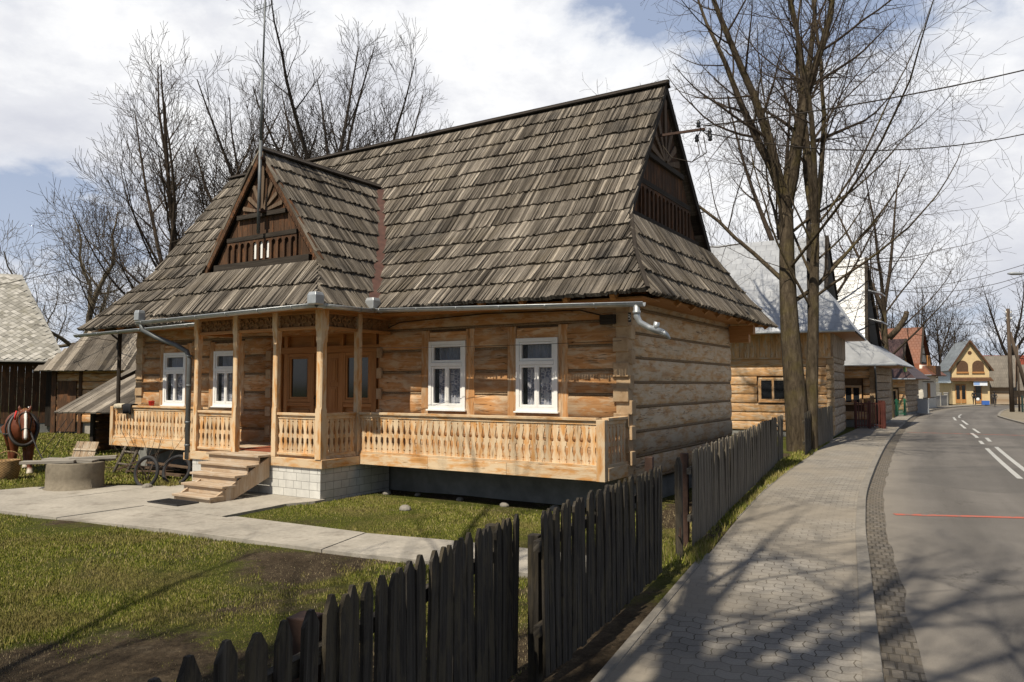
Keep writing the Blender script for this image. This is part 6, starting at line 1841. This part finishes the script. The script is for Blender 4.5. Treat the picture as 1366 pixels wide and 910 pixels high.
gabled('red_roofed_house', 'long far house with a bright red roof behind the timber pole', (73, 104, 0), R(80), 6.0, 8, 3.6, 6.3, M['redroof'], M['yellow'], .4, wins=((2, 3.2, 1.2, 2.6), (4.6, 5.8, 1.2, 2.6)))
gabled('red_roofed_house', 'far yellow gable house with a red roof at the right edge', (67.5, 97.5, 0), R(-30), 5, 6, 3.1, 5.9, M['redroof'], M['yellow'], .4, gwins=((-.6, .6, 3.2, 4.2), (-1.6, -.6, .9, 2.1)))
# barn with diamond shingles
bn = thing('barn', 'dark timber barn with a pale diamond shingled roof at the left edge', 'barn', (-21.7, 36.0, 0), R(30))
mb = MB(); n = 60
for k in range(n): mb.bx(-18 + k * .3, -18 + k * .3 + .29, -.03 + random.uniform(-.012, .012), .05, .45, 3.5, axis=2)
for k in range(24): mb.bx(-.05, .03 + random.uniform(-.01, .01), k * .35, k * .35 + .34, .45, 3.5, axis=2)
mb.build('wall', M['dark'], bn)
mb = MB(); mb.bx(-18, -.02, .0, 8.4, -.2, .448); mb.build('base', M['plaster'], bn)
mb = MB(); mb.bx(-.35, .02, -.10, -.04, 0.3, 3.5); mb.bx(-6.2, -5.9, -.10, -.04, .3, 3.5); mb.bx(-18, .02, -.09, -.045, 3.2, 3.4); mb.build('frame', M['black'], bn)
PB_ = [(.75, 3.35), (.1, 3.9), (-4.2, 7.9)]
limb = lambda z: (-18.5, .45 - 2.15 * (z - 3.35) / 4.55)
mb = MB(); slope_faces(mb, PB_, LAT, OUT, limb, V((0, 0, 0)), 8, .06)
SB_ = [(.45, 3.35), (-1.7, 7.9)]
slope_faces(mb, SB_, V((0, 1, 0)), V((1, 0, 0)), lambda z: (-poly_at(PB_, z), 8.4 + poly_at(PB_, z)), V((0, 0, 0)), 4, .06)
slope_faces(mb, PB_, V((-1, 0, 0)), V((0, 1, 0)), lambda z: (-limb(z)[1], 18.5), V((0, 8.4, 0)), 4, .06)
rfb = mb.build('roof', M['slate'], bn)
mb = MB(); f_, L_ = arc_points(PB_, .3); q = .30
for j in range(int(L_ / (q * .5)) - 1):
    s0 = j * q * .5
    for k in range(40):
        a = -.2 - k * q + (q / 2 if j % 2 else 0)
        pts = []
        for (da, ds) in ((0, 0), (q / 2, q / 2), (0, q), (-q / 2, q / 2)):
            n_, z = f_(min(L_, s0 + ds)); pts.append((a + da, -n_, z + .035 - .02 * ds / q))
        if max(p[0] for p in pts) > limb(pts[2][2])[1]: continue
        d = V((random.uniform(-.003, .003), -.004, random.uniform(0, .012)))
        mb.face([V(p) + d for p in pts])
def mat_diamond():
    m = NT('diamond_shingle'); r = m.island(); n = m.noise(m.coord('Object'), 2.5, 6, .7)
    c = m.ramp(r, [(0, (.20, .19, .165)), (.5, (.34, .325, .29)), (1, (.46, .44, .40))]); c = m.mix(m.ramp(n, [(.5, 0.0), (.7, .55)]), c, (.20, .185, .13)); m.color(c); m.rough(.9); return m.m
mb.build('diamond_shingles', mat_diamond(), rfb)
# wooden shed behind the lean-to
sd = thing('shed', 'brown timber shed with a hipped grey board roof behind the low lean-to', 'shed', (-21.2, 35.0, 0), R(-4))
mb = MB()
for k in range(7): log_course(mb, .1, 7.5, .5 + k * .38, .5 + (k + 1) * .38, 0, OUT, LAT, seg=1.5, bulge=.03)
mb.build('wall', M['log'], sd, True)
mb = MB(); mb.bx(.1, 7.4, .1, 4, -.2, .6); mb.build('base', M['concrete'], sd)
mb = MB(); mb.bx(.0, .22, -.08, .1, 0, 3.2); mb.bx(1.3, 1.45, -.07, .1, 0, 3.2); mb.bx(.3, 1.2, -.09, -.05, .1, 2.4); mb.build('door', M['dark'], sd)
PS_ = [(.7, 2.9), (.1, 3.45), (-1.2, 4.7), (-3.2, 7.0)]
ls_ = lambda z: (-.4 + 2.9 * (z - 2.9) / 4.1, 7.8)
rs = random.Random(9); mb = MB(); shingles(mb, PS_, LAT, OUT, ls_, 2.4, .17, rs=rs, lift=.02, wav=0); mb.build('roof', M['shingle_old'], sd)
mb = MB(); slope_faces(mb, [(a, b - .03) for a, b in PS_], LAT, OUT, ls_, V((0, 0, 0)), 8, .03); slope_faces(mb, PS_, V((-1, 0, 0)), V((0, 1, 0)), lambda z: (-7.8, -ls_(z)[0]), V((0, 6.4, 0)), 6, .03)
slope_faces(mb, [(.4, 2.9), (-2.5, 7.0)], V((0, -1, 0)), V((-1, 0, 0)), lambda z: (-6.4 - poly_at(PS_, z), poly_at(PS_, z)), V((0, 0, 0)), 6, .03); mb.build('roof_deck', M['shingle_old'], sd)
# low lean-to of wide boards
lt = thing('lean_to', 'low open lean-to with a roof of long grey boards beside the cottage', 'shed', (-14.55, 24.1, 0), R(-7))
PL_ = [(.0, 1.36), (-4.4, 3.05)]
mb = MB(); shingles(mb, PL_, LAT, OUT, lambda z: (0, 5.3), 5.0, .20, th=.025, rs=rs, lift=.02, wav=0, org=V((0, 0, 0)))
mb.build('roof', M['shingle_old'], lt)
mb = MB()
for k in range(7): log_course(mb, .75, 5.2, .1 + k * .2, .3 + k * .2, -3.9, OUT, LAT, seg=2)
for k in range(5): log_course(mb, -4.0, -.6, .1 + k * .24, .34 + k * .24, -.95, V((-1, 0, 0)), V((0, -1, 0)), seg=2, bulge=.03)
mb.build('wall', M['dark'], lt, True)
mb = MB()
for x in (.95, 2.4, 4.6):
    mb = MB(); mb.bx(x, x + .11, .45, .56, 0, 1.5); mb.build('post', M['black'], lt)
mb = MB()
mb.beam((.1, .5, 1.48), (5.2, .5, 1.48), .09, .1); mb.beam((.1, 3.9, 2.78), (5.2, 3.9, 2.78), .09, .1); mb.build('frame', M['black'], lt)
t = thing('leaning_boards', 'tan board panel leaning against the front of the lean-to near the well', 'panel', (-12.55, 22.2, 0), R(-20)); t.rotation_euler = (R(-22), 0, R(-18))
mb = MB()
for k in range(3): mb.bx(-.42 + k * .28, -.42 + k * .28 + .27, 0, .025, 0, .62, axis=2)
mb.bx(-.42, .42, -.03, -.002, .34, .40); mb.build('boards', M['log_grey'], t)

# ------------------------------------------------------------------ street furniture
def rail_fence(name, label, A, B, h, mat, pitch=.14, group=None):
    A = V(A); B = V(B); d = B - A; L = d.length; t = thing(name, label, 'fence', A, math.atan2(d.y, d.x), group)
    mb = MB()
    for z in (.15, h - .1): mb.bx(0, L, -.02, .02, z, z + .05)
    mb.build('rail', mat, t)
    mb = MB(); n = int(L / pitch)
    for k in range(n + 1): mb.bx(k * L / n - .025, k * L / n + .025, -.035, -.021, .08, h)
    mb.build('bar_panel', mat, t)
    for k in range(3):
        mb = MB(); mb.bx(L * k / 2 - .06, L * k / 2 + .06, .022, .14, -.1, h + .08); mb.build('post', mat, t)
    return t
M['greenp'] = mat_plain('green_paint', (.02, .16, .075), .5, .3); M['greend'] = mat_plain('dark_green_paint', (.025, .05, .045), .5, .3); M['redp'] = mat_plain('red_brown_paint', (.10, .026, .016), .6, .3)
rail_fence('low_fence', 'red brown wooden fence at the corner of the steep white roofed house', (17.6, 38.9, 0), (18.9, 38.6, 0), 1.35, M['redp'], .13)
rail_fence('low_fence', 'red brown fence panel running along the pavement by the log wall', (18.95, 38.62, 0), (19.1, 39.3, 0), 1.35, M['redp'], .13)
rail_fence('low_fence', 'dark green fence nearer the white roofed house', (24.3, 49.4, 0), (26.2, 52.8, 0), 1.2, M['greend'], .12)
rail_fence('low_fence', 'bright green fence in front of the maroon roofed house', (26.3, 52.9, 0), (28.3, 54.6, 0), 1.15, M['greenp'], .2)
rail_fence('low_fence', 'green board fence at the right edge beyond the timber pole', (41.9, 62.3, 0), (46.5, 61.5, 0), 1.25, M['greend'], .12)
t = thing('meter_cabinet', 'pale grey meter cabinet standing by the log wall of the maroon roofed house', 'cabinet', (32.2, 59.6, 0), R(-36))
mb = MB(); mb.box((0, 0, .55), (.9, .4, 1.1)); mb.box((0, 0, 1.12), (.98, .48, .06)); mb.build('box', mat_plain('grey_cabinet', (.42, .44, .45), .5, .1), t, bevel=.02)
mb = MB(); mb.bx(-.4, -.02, -.22, -.202, .1, 1.02); mb.bx(.02, .4, -.22, -.202, .1, 1.02); mb.build('door', mat_plain('cabinet_door', (.36, .38, .40), .5, .1), t)
gw = thing('garden_wall', 'low grey block wall with pillars left of the yellow shop', 'wall', (40.6, 74.6, 0), math.atan2(8.2, 7.0))
mb = MB(); mb.bx(0, 10.2, 0, .2, -.2, 1.05); mb.bx(-.02, 10.22, -.03, .23, 1.052, 1.12); mb.build('panel', M['brickdark'], gw)
for k in range(4):
    mb = MB(); mb.bx(k * 3.4 - .2, k * 3.4 + .2, -.08, .28, -.2, 1.3); mb.bx(k * 3.4 - .25, k * 3.4 + .25, -.13, .33, 1.302, 1.4); mb.build('pillar', M['brickdark'], gw)
polem = mat_wood('pole_timber', (.03, .022, .016), (.075, .055, .04), (.13, .10, .075), None, 0, 0, (1, 18), .9, .4)
up_ = thing('utility_pole', 'timber utility pole with a slanting brace at the outer side of the bend', 'pole', (41.6, 63.2, 0), 0)
mb = MB(); mb.tube([(0, 0, -.3), (-.05, 0, 8.6)], [.19, .13], 10); mb.build('pole', polem, up_, True)
mb = MB(); mb.tube([(2.6, 1.2, -.3), (.1, .05, 6.6)], [.17, .12], 10); mb.build('brace', polem, up_, True)
mb = MB(); mb.tube([(1.0, .6, -.3), (1.05, .6, 5.6)], [.09, .07], 8); mb.build('strut', polem, up_, True)
for k, (dx, z) in enumerate(((-.2, 8.3), (.2, 8.3), (-.2, 7.8), (.2, 7.8))):
    mb = MB(); mb.lathe([(.02, -.1), (.06, -.06), (.04, 0), (.06, .05), (.02, .1)], (dx, 0, z), 8); mb.build('insulator', M['white'], up_, True)
bp = thing('utility_pole', 'slim black pole standing against the right side of the double ash trunks', 'pole', (10.45, 26.45, 0), 0)
mb = MB(); mb.tube([(0, 0, -.3), (.02, 0, 8.4)], [.11, .085], 10); mb.build('pole', M['black'], bp, True)
for z in (1.6, 3.4):
    mb = MB(); mb.box((0, -.10, z), (.1, .04, .34)); mb.build('bracket', M['iron'], bp)
lp = thing('street_lamp', 'street lamp with a long arm, its head at the right edge of the sky', 'lamp', (26.4, 35.2, 0), 0)
mb = MB(); mb.tube([(0, 0, -.2), (0, 0, 8.9)], [.13, .09], 10); mb.build('pole', M['zincdull'], lp, True)
mb = MB(); mb.tube([(0, 0, 7.1), (-.9, -.1, 7.35), (-2.6, -.1, 7.42)], .035, 8); mb.build('arm', M['zincdull'], lp, True)
mb = MB(); mb.loft([[(x, .0 - .1 + w_ * math.cos(a), 7.42 + h_ * math.sin(a)) for a in [2 * PI * k / 12 for k in range(12)]] for x, w_, h_ in ((-2.5, .05, .04), (-2.65, .12, .07), (-3.05, .14, .08), (-3.25, .06, .04))]); mb.build('lamp_head', mat_plain('lamp_grey', (.30, .32, .34), .4, .05), lp, True)
rp = thing('utility_pole', 'timber pole across the road carrying the two long wires to the cottage gable', 'pole', (15.5, 17.2, 0), 0)
mb = MB(); mb.tube([(0, 0, -.3), (0, 0, 10.8)], [.17, .12], 10); mb.build('pole', polem, rp, True)
mb = MB(); mb.bx(-.5, .5, -.05, .05, 10.25, 10.35); mb.build('crossarm', polem, rp)
def wire(a, b, sag, label, r=.012, n=20):
    a, b = V(a), V(b); mb = MB(); mb.tube([a.lerp(b, t_) - V((0, 0, sag * 4 * t_ * (1 - t_))) for t_ in [k / n for k in range(n + 1)]], r, 5, False)
    o = mb.build('wire', M['black'], None, True); return tag(o, label, 'wire')
br0 = W(.52, 2.95, 7.72)
wire(br0, (15.4, 17.2, 10.5), .25, 'thick upper wire from the gable bracket to the top right of the sky', .016)
wire(br0 + V((.05, 0, -.15)), (15.6, 17.2, 9.3), .9, 'lower wire from the gable bracket sagging to the right through the ash crown', .013)
wire((26.4, 35.2, 8.7), (20.6, 43.5, 7.6), .5, 'upper wire from the street lamp to the steep white roof', .014)
wire((26.4, 35.2, 8.4), (17.3, 36.5, 7.0), .9, 'wire from the street lamp down to the tin roof gable', .014)
wire((26.4, 35.2, 8.75), (41.55, 63.2, 8.4), .9, 'long thin wire from the street lamp to the timber pole at the bend', .014)
wire((20.6, 43.5, 7.2), (41.4, 63.2, 7.9), 1.0, 'sagging wire from the steep white roof to the timber pole at the bend', .02)
wire((26.4, 35.2, 8.2), (20.2, 43.0, 5.6), .4, 'steep crossing wire from the street lamp to the gable of the white roof', .012)
wire((41.7, 63.2, 8.1), (60, 58, 9.0), .8, 'wire leaving the timber pole to the right edge', .02)
wire((-27.5, 33.5, 5.9), W(-15.35, 2.4, 7.0), .25, 'wire from the left edge over the barn roof to the cottage ridge', .013)
wire(W(-5.55, -1.05, 3.0), W(.0, -.25, 3.02), .03, 'thin clothes line stretched along the front wall above the balcony', .005)

# ------------------------------------------------------------------ two people far down the road
skin = mat_plain('skin', (.45, .26, .18), .6, .1); blk = mat_plain('black_clothes', (.015, .015, .018), .9, .2); hairm = mat_plain('dark_hair', (.02, .014, .01), .7, .2)
def person(name, label, loc, rz, pose, coat, trousers, s_=1.0):
    t = thing(name, label, 'person', loc, rz); t.scale = (s_,) * 3
    body = [([(0, 0, .98), (0, 0, 1.15), (0, .01, 1.35), (0, 0, 1.46)], [.155, .15, .175, .10], .72), ([(0, 0, 1.44), (0, .02, 1.56)], [.06, .055], 1), ([(0, .02, 1.58), (0, .03, 1.66), (0, .02, 1.73)], [.075, .095, .07], 1.1)]
    for sx in (-1, 1):
        hip, knee, foot = pose['leg'][0 if sx < 0 else 1]
        body.append(([(.09 * sx, 0, .98), (.1 * sx, *hip), (.1 * sx, *knee), (.1 * sx, *foot)], [.105, .085, .06, .045], 1))
        body.append(([(.1 * sx, foot[0] - .05, foot[1]), (.1 * sx, foot[0] + .17, foot[1] - .02)], [.05, .035], 1))
        e, hnd = pose['arm'][0 if sx < 0 else 1]
        body.append(([(.17 * sx, 0, 1.42), (.24 * sx, *e), (.2 * sx, *hnd)], [.06, .048, .035], 1))
    flesh('body', body, coat, t, .022, 4)
    mb = MB(); mb.lathe([(.001, .0), (.055, .0), (.085, .06), (.09, .1), (.075, .145), (.001, .17)], (0, .03, 1.585), 12); mb.build('face', skin, t, True)
    mb = MB(); mb.lathe([(.1, .08), (.105, .12), (.085, .165), (.001, .19)], (0, .018, 1.585), 12); mb.build('hair', hairm, t, True)
    mb = MB(); mb.tube([(0, .125, 1.66), (0, .14, 1.64)], [.012, .016], 6)
    mb.build('nose', skin, t, True)
    return t
walk = dict(leg=[((.06, .74), (.10, .5), (.02, .06)), ((-.06, .74), (-.10, .5), (-.24, .1))], arm=[((-.06, 1.17), (-.02, .92)), ((.06, 1.17), (.14, .95))])
pd = person('person', 'standing pedestrian in black clothes holding a white bag outside the yellow shop', (50.9, 83.6, .012), R(150), walk, blk, blk, .92)
mb = MB(); mb.lathe([(.02, 0), (.15, .02), (.17, .2), (.12, .36), (.02, .38)], (0, 0, 0), 10); o = mb.build('bag', M['white'], None, True); o.location = (51.15, 83.35, .42); tag(o, 'small white bag held by the pedestrian outside the yellow shop', 'bag')
ride = dict(leg=[((.30, .86), (.36, .6), (.18, .28)), ((.34, .95), (.40, .72), (.24, .45))], arm=[((.25, 1.2), (.46, 1.08)), ((.25, 1.2), (.46, 1.08))])
cy = (50.6, 79.6, ROADZ)
person('person', 'cyclist in black riding towards the viewer at the bend of the road', cy, R(148), ride, blk, blk, .92)
bk = thing('bicycle', 'black bicycle under the cyclist at the bend of the road', 'bicycle', cy, R(148))
def bwheel(y):
    mb = MB(); n = 28; mb.tube([(0, y + .32 * math.cos(a), .34 + .32 * math.sin(a)) for a in [2 * PI * k / n for k in range(n + 1)]], .02, 6)
    for k in range(10): mb.tube([(0, y, .34), (0, y + .31 * math.cos(k * .63), .34 + .31 * math.sin(k * .63))], .003, 3)
    mb.build('wheel', tyr, bk)
bwheel(-.48); bwheel(.58)
mb = MB()
for a, b in (((0, -.48, .34), (0, -.05, .30)), ((0, -.05, .30), (0, -.12, .86)), ((0, -.05, .30), (0, .42, .80)), ((0, -.10, .78), (0, .42, .84)), ((0, -.48, .34), (0, -.11, .78)), ((0, .42, .95), (0, .58, .34))): mb.tube([a, b], .018, 6)
mb.tube([(-.26, .40, .98), (0, .44, .96), (.26, .40, .98)], .014, 6); mb.build('frame', M['black'], bk)
mb = MB(); mb.loft([[(w_ * math.cos(a), y, .88 + .03 * math.sin(a)) for a in [2 * PI * k / 8 for k in range(8)]] for y, w_ in ((-.26, .07), (-.12, .08), (.02, .025))]); mb.build('saddle', lth, bk)
t = thing('crate', 'blue plastic crate on the pavement beside the shop door', 'crate', (52.5, 84.2, .012), R(-20))
mb = MB(); mb.bx(-.35, .35, -.25, .25, 0, .04); mb.bx(-.35, -.32, -.25, .25, .04, .45); mb.bx(.32, .35, -.25, .25, .04, .45); mb.bx(-.32, .32, -.25, -.22, .04, .45); mb.bx(-.32, .32, .22, .25, .04, .45); mb.build('body', mat_plain('blue_plastic', (.04, .12, .40), .5, .1), t)
# wooded rise beyond the village
def hills():
    mb = MB(); n = 60
    for k in range(n):
        pass
    rows = []
    for j in range(8):
        r = 210 + j * 40; row = []
        for k in range(81):
            a = R(-75 + 150 * k / 80); hgt = (j / 7) ** 1.2 * (9 + 7 * mnoise.noise(V((a * 3, 1, 2))) + 3 * mnoise.noise(V((a * 11, 4, 2))))
            row.append((r * math.sin(a), r * math.cos(a), -1 + max(0, hgt)))
        rows.append(row)
    for j in range(7):
        for k in range(80): mb.face([rows[j][k], rows[j][k + 1], rows[j + 1][k + 1], rows[j + 1][k]])
    m = NT('wooded_hill'); nn = m.noise(m.coord('Object'), .12, 8, .75); m.color(m.ramp(nn, [(.35, (.05, .05, .03)), (.65, (.12, .10, .07))])); m.rough(1); 
    mb.build('hills', m.m, None, True, 'structure')
hills()
